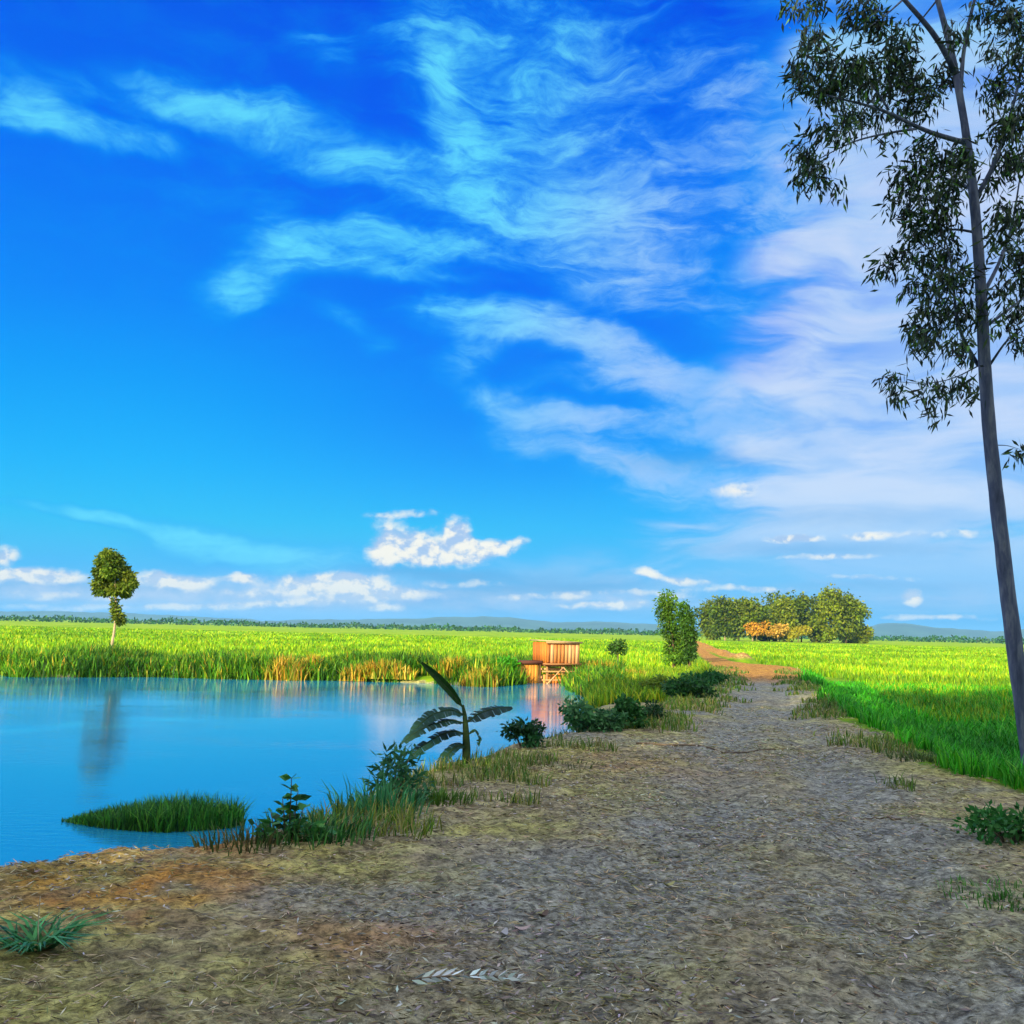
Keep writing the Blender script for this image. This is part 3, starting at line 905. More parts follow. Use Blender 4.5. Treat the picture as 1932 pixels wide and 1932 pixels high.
lone = [clump_px(x, y, rx, ry, D, rng.uniform(-.6, .6)) for x, y, rx, ry in
        [(203, 1046, 11, 10), (194, 1058, 12, 12), (216, 1058, 13, 13), (190, 1080, 12, 14), (207, 1077, 12, 12), (228, 1074, 14, 12), (186, 1102, 11, 10), (204, 1100, 13, 11), (222, 1094, 12, 11), (241, 1088, 12, 10),
         (250, 1101, 9, 8), (236, 1108, 12, 8), (217, 1114, 12, 7), (198, 1117, 10, 6), (236, 1120, 8, 5), (184, 1116, 6, 5)]]
lone += [clump_px(x, y, rx, ry, D) for x, y, rx, ry in [(216, 1134, 5, 8), (218, 1150, 7, 8), (222, 1162, 9, 6), (228, 1172, 6, 5)]]
tree('lone_tree', b, [b, V(212, 1210, D), V(219, 1172, D), V(219, 1140, D), V(217, 1095, D), V(212, 1060, D)], .10, lone, 8500, .24, .12,
     [(.085, .17, .012), (.13, .21, .016), (.04, .085, .012), (.20, .25, .02)], 'lone round-crowned tree with a thin pale leaning trunk across the pond', bark=M_pale, limbs=6)

# the two trees beside the bend of the track
D = 60.0
b = V(1272, 1250, D); b[2] = hz(b[0], b[1])[0] - .05
cl = [clump_px(x, y, rx, ry, D, rng.uniform(-.4, .4)) for x, y, rx, ry in [(1258, 1132, 16, 16), (1254, 1150, 16, 18), (1266, 1148, 18, 20), (1258, 1172, 15, 16), (1274, 1172, 18, 18), (1266, 1194, 18, 15), (1280, 1200, 15, 18), (1278, 1222, 15, 16), (1290, 1236, 16, 12), (1268, 1224, 13, 14), (1264, 1240, 14, 11), (1280, 1244, 13, 9)]]
tree('bushy_tree', b, [b, V(1270, 1215, D), V(1264, 1175, D), V(1258, 1140, D)], .11, cl, 3600, .22, .10, [(.08, .20, .012), (.14, .27, .02), (.04, .11, .012)], 'paler leaning bushy tree at the left side of the track bend', 'trees at the bend of the track')
b = V(1300, 1248, D - 2); b[2] = hz(b[0], b[1])[0] - .05
cl = [clump_px(x, y, rx, ry, D - 2, rng.uniform(-.4, .4)) for x, y, rx, ry in [(1292, 1142, 7, 9), (1294, 1158, 11, 13), (1298, 1178, 13, 16), (1300, 1198, 13, 15), (1303, 1216, 11, 12), (1302, 1232, 11, 11), (1296, 1243, 12, 8)]]
tree('dark_tree', b, [b, V(1302, 1225, D - 2), V(1299, 1190, D - 2), V(1294, 1150, D - 2)], .10, cl, 2500, .20, .10, [(.035, .11, .014), (.06, .16, .016), (.02, .06, .012)], 'dark narrow tree right against the orange track bend', 'trees at the bend of the track')

# far grove
GROVE = [(1343, 1138, 24, 1204, 'short dark tree at the track end of the far grove, pale trunk showing'), (1368, 1128, 22, 1204, 'thin-topped tree second from the track end of the far grove'),
         (1394, 1132, 24, 1204, 'olive tree third from the track end of the far grove'), (1420, 1130, 26, 1204, 'grove tree rising behind the orange thicket, left of its middle'),
         (1452, 1121, 28, 1204, 'rounded dark tree directly above the right end of the orange thicket'), (1484, 1126, 26, 1206, 'bright green tree in the middle of the far grove'),
         (1512, 1120, 24, 1206, 'pointed bluish-green tree right of the far grove middle'), (1540, 1124, 24, 1207, 'grove tree just before the tallest crown'),
         (1566, 1112, 30, 1208, 'tallest tree of the far grove with an olive crown'), (1596, 1122, 32, 1209, 'broad olive tree second from the field end of the far grove'),
         (1618, 1140, 24, 1210, 'rounded low tree closing the field end of the far grove')]
for i, (cx, ty, hw, by, lab) in enumerate(GROVE):
    D = 380 + rng.uniform(-8, 8)
    b = V(cx, by, D); b[2] = FIELD
    hgt = by - ty
    cl = []
    lowf = .12 if i < 4 else .0
    for _ in range(15):
        u = rng.uniform(lowf + .12, 1.0)
        cl.append(clump_px(cx + rng.normal() * hw * .5 * (1.15 - .5 * u), by - hgt * u * .93 + 4, hw * rng.uniform(.42, .68), hgt * rng.uniform(.13, .22), D, rng.uniform(-3, 3)))
    cl.append(clump_px(cx, ty + 12, hw * .45, 14, D))
    cols = [[(.07, .125, .006), (.125, .17, .008), (.03, .06, .006)], [(.12, .18, .006), (.19, .235, .008), (.055, .09, .006)]][i >= 8 or i == 5]
    tree('grove_tree', b, [b, V(cx, by - hgt * .5, D), V(cx + 2, ty + 14, D)], .3, cl, 3000, 1.15, .75, cols, lab, 'trees of the far grove', bark=M_pale if i < 5 else M_brown, mat=M_far, limbs=4)

for (cx, cy, rx, ry, lab, cols) in [(1428, 1184, 26, 17, 'orange-brown dry thicket in front of the far grove', [(.50, .25, .02), (.62, .33, .02), (.40, .17, .02)]),
                                    (1468, 1190, 22, 14, 'brownish dry scrub right of the orange thicket', [(.42, .24, .03), (.30, .19, .02), (.52, .33, .06)]),
                                    (1506, 1192, 26, 13, 'yellow-olive scrub at the foot of the grove', [(.30, .26, .015), (.24, .25, .015), (.38, .33, .03)])]:
    D = 368
    b = V(cx, 1207, D); b[2] = FIELD
    cl = sub_clumps(V(cx, cy, D), (rx * D / 1932, 2.5, ry * D / 1932), 9)
    cl = [c_ for c_ in cl]
    tree('dry_thicket', b, [b, V(cx, cy, D), V(cx + 3, cy - ry * .5, D)], .15, cl, 1300, .9, .55, cols, lab, 'scrub below the far grove', mat=M_far, limbs=3, cat='shrub')

# tall tree on the right
D = 13.0
k = D / 1932
TR = [(1957, 1500), (1945, 1420), (1931, 1335), (1918, 1250), (1905, 1150), (1893, 1050), (1880, 940), (1868, 830), (1860, 730), (1855, 630), (1850, 530), (1843, 430), (1834, 340), (1824, 260), (1813, 190), (1803, 140)]
b = V(1957, 1500, D)
b[2] = hz(b[0], b[1])[0] - .1
big = empty('tall_tree', b)
tag(big, 'tall slender tree with bare grey trunk and drooping dark leaves beside the track', 'tree')


def dz(j, amp):
    return amp * math.sin(j * 1.7)


a_ = Acc()
tp = [b] + [V(x, y, D + .02 * j) for j, (x, y) in enumerate(TR[1:])]
tp = spline(tp, 44)
tr_r = np.interp(np.linspace(0, 1, 44), [0, .05, .2, .5, .8, 1], [.18, .125, .10, .085, .064, .045])
a_.tube(tp - b, tr_r, 14, wob=.03)
trunk_o = a_.build('trunk', M_bark, big, smooth=True)
BR = [  # px path, depth drift, start radius
    ([(1803, 140), (1785, 95), (1755, 50), (1703, 0), (1650, -70), (1600, -150)], -.6, .045),
    ([(1803, 140), (1790, 70), (1768, 0), (1745, -90), (1720, -220)], .5, .05),
    ([(1812, 185), (1815, 90), (1838, 0), (1865, -90), (1880, -200)], .3, .032),
    ([(1822, 270), (1780, 258), (1729, 243), (1677, 208), (1620, 195), (1560, 180)], -.9, .038),
    ([(1729, 243), (1680, 250), (1610, 265), (1545, 300)], -1.2, .02),
    ([(1677, 208), (1640, 150), (1590, 110), (1540, 90)], -.5, .018),
    ([(1846, 690), (1825, 655), (1807, 628), (1800, 560), (1798, 498), (1780, 440)], -.5, .028),
    ([(1807, 628), (1780, 660), (1755, 700)], -.3, .012),
    ([(1852, 560), (1885, 500), (1910, 430), (1925, 330)], .5, .03),
    ([(1838, 380), (1875, 320), (1900, 240), (1925, 150), (1940, 60)], -.5, .035),
    ([(1838, 360), (1800, 340), (1755, 330), (1715, 350)], .6, .025),
    ([(1845, 440), (1800, 430), (1750, 440), (1700, 480)], .5, .02),
    ([(1855, 620), (1895, 590), (1935, 560), (1980, 520)], .3, .025),
    ([(1860, 700), (1900, 640), (1950, 600)], -.5, .02),
    ([(1703, 0), (1670, 30), (1640, 50)], -.8, .015), ([(1768, 0), (1720, 60), (1700, 120)], .7, .014),
    ([(1846, 690), (1800, 715), (1750, 725), (1690, 720)], -.6, .010),
    ([(1900, 240), (1960, 200), (2020, 150)], .3, .025),
    ([(1868, 840), (1900, 840), (1925, 848)], .2, .008),
]
for path, dr, r0 in BR:
    m = len(path)
    pts = spline([V(x, y, D + dr * j / max(m - 1, 1) + .25) if j else V(x, y, D + .27) for j, (x, y) in enumerate(path)], 12)
    a_ = Acc()
    a_.tube(pts - b, np.linspace(r0, r0 * .3, 12), 7)
    a_.build('branch', M_bark, big, smooth=True)
LC = [(1500, 10, 22, 14), (1535, -5, 30, 18), (1620, 20, 40, 30), (1650, 50, 26, 26), (1530, 75, 30, 26), (1555, 110, 26, 26), (1515, 120, 20, 24), (1535, 165, 34, 22), (1510, 150, 14, 30), (1575, 150, 30, 34), (1565, 190, 26, 14), (1620, 130, 40, 40),
      (1690, 110, 44, 36), (1665, 160, 36, 24), (1715, 150, 34, 30), (1700, 60, 26, 24), (1600, 215, 30, 18), (1650, 215, 40, 18), (1600, 245, 40, 14), (1545, 240, 20, 16), (1515, 275, 22, 22), (1535, 305, 28, 22), (1520, 330, 22, 18), (1550, 345, 16, 16), (1580, 350, 8, 18), (1720, 205, 40, 18), (1680, 265, 26, 8),
      (1745, 180, 26, 26), (1780, 140, 26, 26), (1800, 60, 20, 24), (1740, 270, 34, 16), (1790, 300, 34, 26), (1740, 320, 36, 26), (1705, 345, 24, 22), (1760, 365, 40, 22), (1800, 350, 26, 26), (1820, 300, 22, 26), (1715, 395, 30, 18), (1690, 380, 14, 12), (1780, 410, 36, 28),
      (1730, 440, 36, 20), (1700, 470, 22, 16), (1670, 500, 18, 22), (1790, 470, 34, 24), (1740, 490, 34, 22), (1775, 530, 30, 24), (1725, 540, 24, 20), (1815, 520, 22, 30), (1750, 580, 36, 18), (1800, 590, 30, 26), (1835, 580, 14, 30), (1730, 620, 26, 24), (1760, 640, 30, 14), (1800, 650, 14, 18), (1725, 655, 10, 8), (1825, 660, 16, 24),
      (1678, 718, 20, 14), (1690, 735, 14, 16), (1755, 725, 14, 18), (1785, 735, 16, 18), (1815, 728, 16, 18), (1832, 740, 10, 14), (1764, 778, 10, 10), (1748, 745, 10, 10),
      (1880, 170, 26, 34), (1905, 235, 26, 34), (1880, 250, 20, 20), (1895, 310, 24, 30), (1925, 120, 24, 34), (1940, 200, 24, 40), (1930, 300, 20, 30), (1870, 350, 14, 20), (1895, 400, 22, 26), (1925, 400, 20, 30), (1885, 450, 18, 22), (1910, 480, 22, 28), (1935, 530, 20, 30), (1890, 540, 16, 20), (1910, 590, 22, 22), (1925, 645, 16, 26), (1880, 610, 10, 16), (1920, 850, 8, 10), (1865, 90, 20, 20), (1900, 30, 34, 24), (1850, 20, 18, 18), (1930, 55, 26, 24), (1880, 0, 28, 14),
      (1960, 470, 34, 40), (1990, 300, 50, 60), (2000, 150, 50, 60), (1980, 20, 50, 40), (1980, 580, 36, 36),
      (1600, -70, 50, 34), (1680, -90, 50, 40), (1760, -110, 50, 44), (1850, -100, 50, 44), (1930, -90, 50, 50), (1720, -210, 56, 46), (1820, -220, 50, 50), (1560, -40, 30, 24), (1640, -30, 36, 18), (1890, -200, 40, 40), (1990, -90, 46, 50)]
cl = [clump_px(x, y, rx * 1.02, ry * 1.02, D, rng.uniform(-1.0, 1.0)) for x, y, rx, ry in LC]
cl_a = np.array(cl)
dens = np.clip((cl_a[:, 3] * cl_a[:, 5]) / k ** 2 / 22, 8, 80).astype(int)
sprig = []
for c_, nn in zip(cl, dens):
    for _ in range(max(4, int(nn * .62))):
        d = rng.normal(size=3); d /= np.linalg.norm(d)
        sprig.append(np.r_[np.array(c_[:3]) + d * rng.uniform(.1, 1) ** .6 * np.array(c_[3:6]), rng.uniform(.6, 1.2)])
sprig = np.array(sprig)
ns = len(sprig)
per = 9
pos = np.repeat(sprig[:, :3], per, 0) + rng.normal(size=(ns * per, 3)) * np.array([.075, .075, .085])
bias = np.repeat(rng.normal(size=(ns, 3)) * .35, per, 0)
ax = bias + rng.normal(size=(ns * per, 3)) * .42 + np.array([-.12, 0, -.85])
col = pal(ns * per, [(.022, .045, .03), (.035, .075, .028), (.015, .028, .025), (.06, .15, .022)], .28, [.34, .28, .22, .16])
v, q, c = leaves_geo(pos, ax, rng.uniform(.10, .20, ns * per), rng.uniform(.022, .042, ns * per), col)
fast_mesh('foliage', v - b, [q], M_dark, c, big)

# ------------------------------------------------------------------ plants along the bank
def shrub(name, base, r, hgt, n, L, W, cols, label, group=None, cat='shrub', clumps=9, stems=7, droop=.2, upright=.0, mat=None):
    root = empty(name, base)
    base = np.asarray(base, float)
    st = Acc()
    cl = []
    for i in range(clumps):
        a = rng.uniform(0, 2 * np.pi); u = rng.uniform(.2, 1)
        p = np.array([math.cos(a) * r * u * .75, math.sin(a) * r * u * .6, hgt * rng.uniform(.25, .9) * (1 - .35 * u)])
        cl.append((*p, r * rng.uniform(.25, .42), r * rng.uniform(.25, .42), hgt * rng.uniform(.14, .26)))
    for i in range(min(stems, clumps)):
        e = np.array(cl[i][:3])
        st.tube(spline([(e[0] * .15, e[1] * .15, -.06), (e[0] * .5, e[1] * .5, e[2] * .6), e], 6), np.linspace(.012, .004, 6) * max(1, hgt), 5)
    st.build('stem', M_twig, root, smooth=True)
    v, q, c = crown_leaves(cl, n, L, W, cols, None, droop - upright)
    fast_mesh('foliage', v, [q], mat or M_leaf, c, root)
    return tag(root, label, cat, group)


def tuft(name, base, r, h, n, cols, label, cat='grass tuft', group=None, wd=.012, lean=(.2, .9), parent=None, wts=None):
    a = rng.uniform(0, 2 * np.pi, n)
    rr = r * rng.uniform(0, 1, n) ** .7
    p = np.stack([np.cos(a) * rr, np.sin(a) * rr, np.full(n, -.03)], 1)
    v, q, t2, c = blades_geo(p, rng.uniform(h * .5, h, n), rng.uniform(wd * .6, wd * 1.3, n), rng.uniform(lean[0], lean[1], n), a + rng.normal(0, .7, n), pal(n, cols, .2, wts))
    o = fast_mesh(name, v, [q, t2], M_leaf, c, parent)
    if parent is None and 'patch' in (label or ''):
        o.location = tuple(float(s) for s in base)
        o.name = 'grass_patch'
        tag(o, label, 'grass', None, 'stuff')
    elif parent is None:
        o.location = tuple(float(s) for s in base)
        tag(o, label, cat, group)
    return o


def gnd(px, py, z=0.0):
    p = G(px, py, z)
    p[2] = hz(p[0], p[1])[0]
    return p


SH_G = [(.035, .18, .04), (.06, .25, .05), (.02, .11, .03), (.10, .30, .07)]
# floating grass clump in the pond
p = G(288, 1553, WATER)
root = empty('grass_clump', (p[0], p[1], WATER))
n = 5200
a = rng.uniform(0, 2 * np.pi, n); u = np.sqrt(rng.uniform(0, 1, n))
ex, ey = 1.14, .62
xx = np.cos(a) * u * ex; yy = np.sin(a) * u * ey
taper = np.interp(xx, [-1.1, -.6, .2, 1.1], [.22, .6, 1, .95])
yy *= np.interp(xx, [-1.1, -.4, .3, 1.1], [.35, .75, 1, .8])
v, q, t2, c = blades_geo(np.stack([xx, yy, np.full(n, -.04)], 1), rng.uniform(.14, .44, n) * taper, rng.uniform(.010, .02, n), rng.uniform(.1, .8, n), rng.uniform(0, 2 * np.pi, n),
                         pal(n, [(.03, .17, .02), (.05, .25, .025), (.015, .09, .015), (.10, .32, .03)], .22))
fast_mesh('grass_blades', v, [q, t2], M_leaf, c, root)
m = 22
th = np.linspace(0, 2 * np.pi, m, endpoint=False)
ring = np.stack([np.cos(th) * ex * .95, np.sin(th) * ey * np.interp(np.cos(th) * ex, [-1.1, -.4, .3, 1.1], [.35, .75, 1, .8]) * .95, np.full(m, -.05)], 1)
ring2 = ring * np.array([.8, .8, 1]) + np.array([0, 0, .08])
vv = np.vstack([ring, ring2, [[0, 0, .05]]])
kk = np.arange(m)
M_mud = plain_material('mud', [(.3, (.03, .03, .015)), (.7, (.08, .07, .035))], 9.0)
fast_mesh('mud_base', vv, [np.stack([kk, (kk + 1) % m, m + (kk + 1) % m, m + kk], 1), np.stack([m + kk, m + (kk + 1) % m, np.full(m, 2 * m)], 1)], M_mud, None, root, True)
tag(root, 'flat island of dark green grass standing in the pond', 'grass clump')

# weed with upright leafy stalk at the water's edge
p = gnd(545, 1588)
root = empty('weed', p)
st, lf = Acc(), Acc()
kpx = p[1] / 1932
for (dx, hh_, nl) in [(0, 118, 13), (-14, 84, 9), (22, 62, 8), (-40, 52, 8), (45, 40, 7), (70, 32, 7), (-62, 36, 7), (90, 26, 6), (12, 95, 10)]:
    top = np.array([dx * kpx, rng.uniform(-.1, .1), hh_ * kpx])
    pth = spline([(dx * .35 * kpx, 0, -.05), (dx * .7 * kpx, 0, hh_ * .5 * kpx), top], 8)
    st.tube(pth, np.linspace(.009, .003, 8), 5)
    for j in range(nl):
        u = .25 + .75 * j / nl
        q0 = pth[min(7, int(u * 8))]
        aa = j * 2.4 + dx
        v, q, c = leaves_geo(np.repeat(q0[None], 2, 0), np.array([[math.cos(aa), math.sin(aa), .25], [math.cos(aa + 2), math.sin(aa + 2), .1]]), rng.uniform(.07, .13, 2), rng.uniform(.04, .07, 2), pal(2, SH_G, .2))
        lf.add(v, [q], c)
st.build('stem', M_twig, root, True)
lf.build('foliage', M_dark, root)
tag(root, "dark leafy weed with one tall stalk at the pond's near edge", 'weed')
tuft('grass_tuft', gnd(600, 1580), .45, .24, 260, SH_G, 'spreading green grass tuft beside the tall-stalked weed', wd=.016)
tuft('grass_tuft', gnd(470, 1592), .40, .18, 200, [(.06, .12, .03), (.04, .09, .02), (.14, .12, .04)], 'low dark grass tuft just left of the tall-stalked weed', wd=.014)
tuft('water_grass', gnd(715, 1532), .42, .36, 170, [(.05, .26, .09), (.08, .34, .13), (.03, .16, .06)], 'tall blue-green grass bush on the bank left of the banana plant', cat='grass bush', wd=.018, lean=(.15, .8))
shrub('fern_bush', gnd(745, 1512), .36, .5, 420, .11, .03, [(.03, .13, .05), (.05, .19, .07)], 'feathery bush between the grass bush and the banana plant', droop=.1)
shrub('bank_shrub', gnd(990, 1408), .30, .42, 1100, .07, .04, [(.02, .10, .035), (.03, .14, .04), (.015, .07, .03)], 'small dark rounded shrub just right of the banana plant')
shrub('bank_shrub', gnd(1122, 1378), .60, .64, 1700, .10, .05, [(.03, .15, .045), (.05, .20, .06), (.018, .09, .035), (.11, .30, .10)], 'large dark bush on the bank in front of the hut reflection', clumps=14)
shrub('bank_shrub', gnd(1180, 1375), .38, .6, 1100, .09, .05, [(.03, .15, .03), (.06, .22, .04)], 'mid-green bush against the right side of the large dark bush')
shrub('bank_shrub', gnd(1225, 1362), .42, .35, 900, .08, .04, [(.015, .06, .02), (.03, .09, .02)], 'low dark shrub at the road shoulder past the large bush')
shrub('bank_shrub', gnd(1290, 1316), .8, .5, 1600, .12, .06, [(.02, .10, .025), (.035, .15, .03), (.015, .06, .02)], 'spreading dark shrub on the shoulder below the two trees', clumps=12)
shrub('bank_shrub', gnd(1330, 1294), .8, .45, 1500, .12, .06, [(.02, .12, .03), (.03, .16, .035)], 'green shrub at the far left corner of the shaded track', clumps=11)
shrub('bank_shrub', gnd(1245, 1300, -.3), .8, .7, 1300, .14, .07, [(.12, .22, .02), (.20, .28, .02), (.08, .16, .02)], 'sunlit yellow-green shrub behind the bank left of the two trees', clumps=10)
shrub('right_bush', gnd(1905, 1585), .50, .30, 800, .075, .035, [(.03, .17, .03), (.055, .25, .045), (.018, .10, .02)], 'low dark green bush on the track edge below the tall tree', clumps=12)
tuft('grass_tuft', gnd(1740, 1432), .5, .16, 420, [(.08, .16, .04), (.14, .2, .05), (.05, .1, .03)], 'sparse grass patch at the edge where track meets green slope', wd=.014)
tuft('grass_tuft', gnd(1900, 1690), .42, .10, 300, [(.06, .22, .03), (.09, .3, .05)], 'thin bright grass patch on the track below the low dark bush', wd=.010)
tuft('grass_tuft', gnd(828, 1512), .34, .15, 300, [(.10, .22, .02), (.06, .16, .02)], 'small bright grass tuft on the bank below the banana plant', wd=.012)
tuft('grass_tuft', gnd(1010, 1440), .8, .11, 420, [(.12, .18, .04), (.18, .2, .06), (.08, .12, .03)], 'flat olive grass patch on the bank right of the banana plant', wd=.014)
# star-shaped weed with an upright dry stem, bottom left
p = gnd(68, 1780)
root = empty('rosette_weed', p)
tuft('leaf_blade', None, .10, .34, 95, [(.05, .24, .06), (.09, .34, .11), (.03, .15, .05)], None, wd=.016, lean=(.86, .995), parent=root).scale = (1.25, 1.25, .42)
a_ = Acc()
a_.tube(spline([(.01, 0, 0), (0, 0, .1), (.004, 0, .22)], 6), np.linspace(.004, .002, 6), 5)
a_.build('dry_stem', M_straw, root, True)
tag(root, 'green rosette weed with one upright dry stem, on bare earth', 'weed')

# ------------------------------------------------------------------ young banana plant
p = gnd(882, 1446)
p[2] -= .03
BD_ = p[1]
ban = empty('banana_plant', p)
tag(ban, 'young banana plant with one raised leaf and torn drooping leaves on the bank', 'banana plant')
a_ = Acc()
a_.tube(np.array([V(880, 1440, BD_), V(880, 1410, BD_), V(879, 1380, BD_), V(877, 1350, BD_), V(873, 1330, BD_)]) - p, [.052, .048, .038, .026, .016], 10)
M_banstem = plain_material('banana_stem', [(.3, (.012, .03, .012)), (.7, (.035, .075, .025))], 5.0, (2, 2, 6))
a_.build('stem', M_banstem, ban, True)
M_ban = leaf_material('banana_leaf', trans=.1, rough=.55, spec=.12, vary=.25)


def banana_leaf(path, width, col, tears=0.0, dr=0.0, nrm=(0, -1, .3), torn_down=0.0):
    m = 26
    pts = spline([V(x, y, BD_ + dr * j / (len(path) - 1)) for j, (x, y) in enumerate(path)], m) - p
    tan = np.gradient(pts, axis=0); tan /= np.linalg.norm(tan, axis=1, keepdims=True)
    u = np.linspace(0, 1, m)
    wprof = width * np.clip(np.sin(np.pi * np.clip(u * .93 + .05, 0, 1)) ** .55, .02, 1) * np.where(u < .12, .25 + u * 4, 1)
    s = np.cross(tan, np.array(nrm)); s /= np.linalg.norm(s, axis=1, keepdims=True)
    nn = np.cross(s, tan)
    ac = Acc()
    for sg in (-1, 1):
        for j in range(m - 1):
            if tears and rng.uniform() < tears * .35:
                continue
            g = rng.uniform(.90, 1.04) if tears else 1.0
            dn = np.array([0, 0, -torn_down * rng.uniform(.75, 1.1)])
            e0 = pts[j] + s[j] * sg * wprof[j] * g + nn[j] * wprof[j] * .25 + dn * wprof[j]
            e1 = pts[j + 1] + s[j + 1] * sg * wprof[j + 1] * g + nn[j + 1] * wprof[j + 1] * .25 + dn * wprof[j + 1]
            if tears:
                e1 = e1 * .97 + e0 * .03
            h0 = (pts[j] + e0) / 2 + nn[j] * wprof[j] * .06; h1 = (pts[j + 1] + e1) / 2 + nn[j] * wprof[j] * .06
            ac.add([pts[j], pts[j + 1], h1, h0, e1, e0], [np.array([[0, 1, 2, 3], [3, 2, 4, 5]])], np.array(col) * rng.uniform(.85, 1.15))
    o = ac.build('leaf', M_ban, ban)
    mr = Acc()
    mr.tube(pts, np.linspace(.012, .003, m), 5)
    mr.build('midrib', M_banstem, o, True)
    return o


banana_leaf([(874, 1336), (850, 1305), (825, 1278), (795, 1250)], .052, (.008, .042, .006), nrm=(.25, -1, .3))
banana_leaf([(878, 1350), (850, 1338), (818, 1346), (790, 1368), (776, 1392)], .12, (.012, .05, .035), tears=.06, dr=-.25, nrm=(0, -.5, 1), torn_down=.35)
banana_leaf([(878, 1365), (850, 1358), (815, 1366), (780, 1384), (758, 1404)], .10, (.012, .045, .03), tears=.08, dr=-.45, nrm=(0, -.4, 1), torn_down=.4)
banana_leaf([(878, 1385), (855, 1378), (822, 1390), (790, 1412), (774, 1432)], .11, (.01, .04, .03), tears=.08, dr=-.3, nrm=(0, -.4, 1), torn_down=.45)
banana_leaf([(880, 1405), (860, 1408), (840, 1428), (826, 1452)], .09, (.012, .05, .03), tears=.08, dr=-.2, nrm=(-.3, -.6, .8), torn_down=.2)
banana_leaf([(882, 1362), (905, 1345), (935, 1336), (966, 1334)], .13, (.01, .035, .028), tears=.07, dr=.25, nrm=(0, -.4, 1), torn_down=.45)
banana_leaf([(884, 1385), (897, 1378), (904, 1392), (903, 1408)], .04, (.03, .10, .05), tears=.1, dr=.1, nrm=(0, -.4, 1))

# ------------------------------------------------------------------ hut over the water's edge and the low shed beside it
t = material('orange_boards')
at = t.node('ShaderNodeAttribute', attribute_name='Col')
tcn = t.node('ShaderNodeTexCoord')
nz = t.noise(t.mapping(tcn.outputs['Object'], sc=(10, 10, 1.6)), 1.6, 5.0, .6).outputs[0]
vv_ = t.math('ADD', t.math('MULTIPLY', nz, .8), .6)
colb = t.mix(1.0, at.outputs['Color'], t.node('ShaderNodeCombineColor', {0: vv_, 1: vv_, 2: vv_}).outputs[0], 'MULTIPLY')
p_ = t.node('ShaderNodeBsdfPrincipled', {'Base Color': colb, 'Roughness': .8})
t.l.new(p_.outputs[0], t.out.inputs[0])
M_board = t.m
HD = 50.0
hk = HD / 1932
hb = V(1048, 1285, HD)
hb[2] = WATER - .38
hut = empty('hut', hb)
hut.rotation_euler.z = R(24)
tag(hut, 'small orange plank hut on posts at the far edge of the pond', 'hut')
z0 = WATER + .3
W_, Dp = 1.72, 1.5
H_floor = 1.05 + .3      # above hb
H_top = 2.32
wl = Acc()
nb = 9
for i in range(nb):           # front boards
    xw = W_ / nb
    cc = random.choice([(.50, .19, .045), (.58, .26, .09), (.42, .14, .025), (.66, .35, .15), (.36, .13, .03)])
    wl.box((-W_ / 2 + xw * (i + .5), -Dp / 2, (H_floor + H_top) / 2 + random.uniform(-.02, .02)), (xw * .94, .03, H_top - H_floor), col=cc)
    wl.box((-W_ / 2 + xw * (i + .5), Dp / 2, (H_floor + H_top) / 2), (xw * .94, .03, H_top - H_floor), col=cc)
nb = 8
for i in range(nb):
    xw = Dp / nb
    cc = random.choice([(.50, .15, .012), (.42, .12, .01), (.58, .20, .02)])
    for sx in (-1, 1):
        wl.box((sx * (W_ / 2 + .02), -Dp / 2 + xw * (i + .5), (H_floor + H_top) / 2 + random.uniform(-.02, .02)), (.03, xw * .94, H_top - H_floor), col=cc)
wl.build('wall', M_board, hut)
rf = Acc()
rf.box((0, 0, H_top + .05), (W_ + .28, Dp + .28, .05), col=(.42, .30, .16), tilt=.03)
rf.box((0, -Dp / 2 - .12, H_top + .0), (W_ + .2, .03, .08), col=(.38, .24, .11))
rf.build('roof', M_board, hut)
fl_ = Acc()
fl_.box((0, 0, H_floor - .05), (W_ + .2, Dp + .2, .07), col=(.30, .13, .04))
for i in range(4):
    fl_.box((0, -Dp / 2 + .2 + i * .38, H_floor - .13), (W_ + .1, .07, .08), col=(.25, .11, .04))
fl_.build('floor', M_board, hut)
for sx in (-1, 0, 1):
    for sy in (-1, 1):
        po = Acc()
        po.tube([(sx * (W_ / 2 - .06), sy * (Dp / 2 - .06), -.4), (sx * (W_ / 2 - .06), sy * (Dp / 2 - .06), H_floor - .18)], .05, 8, col=np.array((.32, .16, .06)))
        po.build('post', M_board, hut, True)
br_ = Acc()
for z_ in (.55, .95):
    br_.box((0, -Dp / 2 - .03, z_), (W_ + .5, .04, .07), col=(.45, .22, .08))
    br_.box((0, -Dp / 2 + .5, z_ + .1), (W_ + .1, .04, .1), col=(.5, .28, .12))
for sx in (-1, 1):
    v0 = np.array((sx * W_ / 2, -Dp / 2 - .06, .35)); v1 = np.array((0, -Dp / 2 - .06, H_floor - .2))
    br_.tube([v0, v1], .03, 6, col=np.array((.5, .3, .14)))
br_.build('brace', M_board, hut)
lw = Acc()       # low plank screen below the floor, standing in the water
for i in range(11):
    cc = random.choice([(.62, .24, .03), (.55, .18, .02), (.70, .32, .07)])
    lw.box((-W_ / 2 + W_ / 11 * (i + .5), -Dp / 2 + .35, .42 + random.uniform(-.04, .04)), (W_ / 11 * .93, .03, .80), col=cc)
lw.build('plank_screen', M_board, hut)
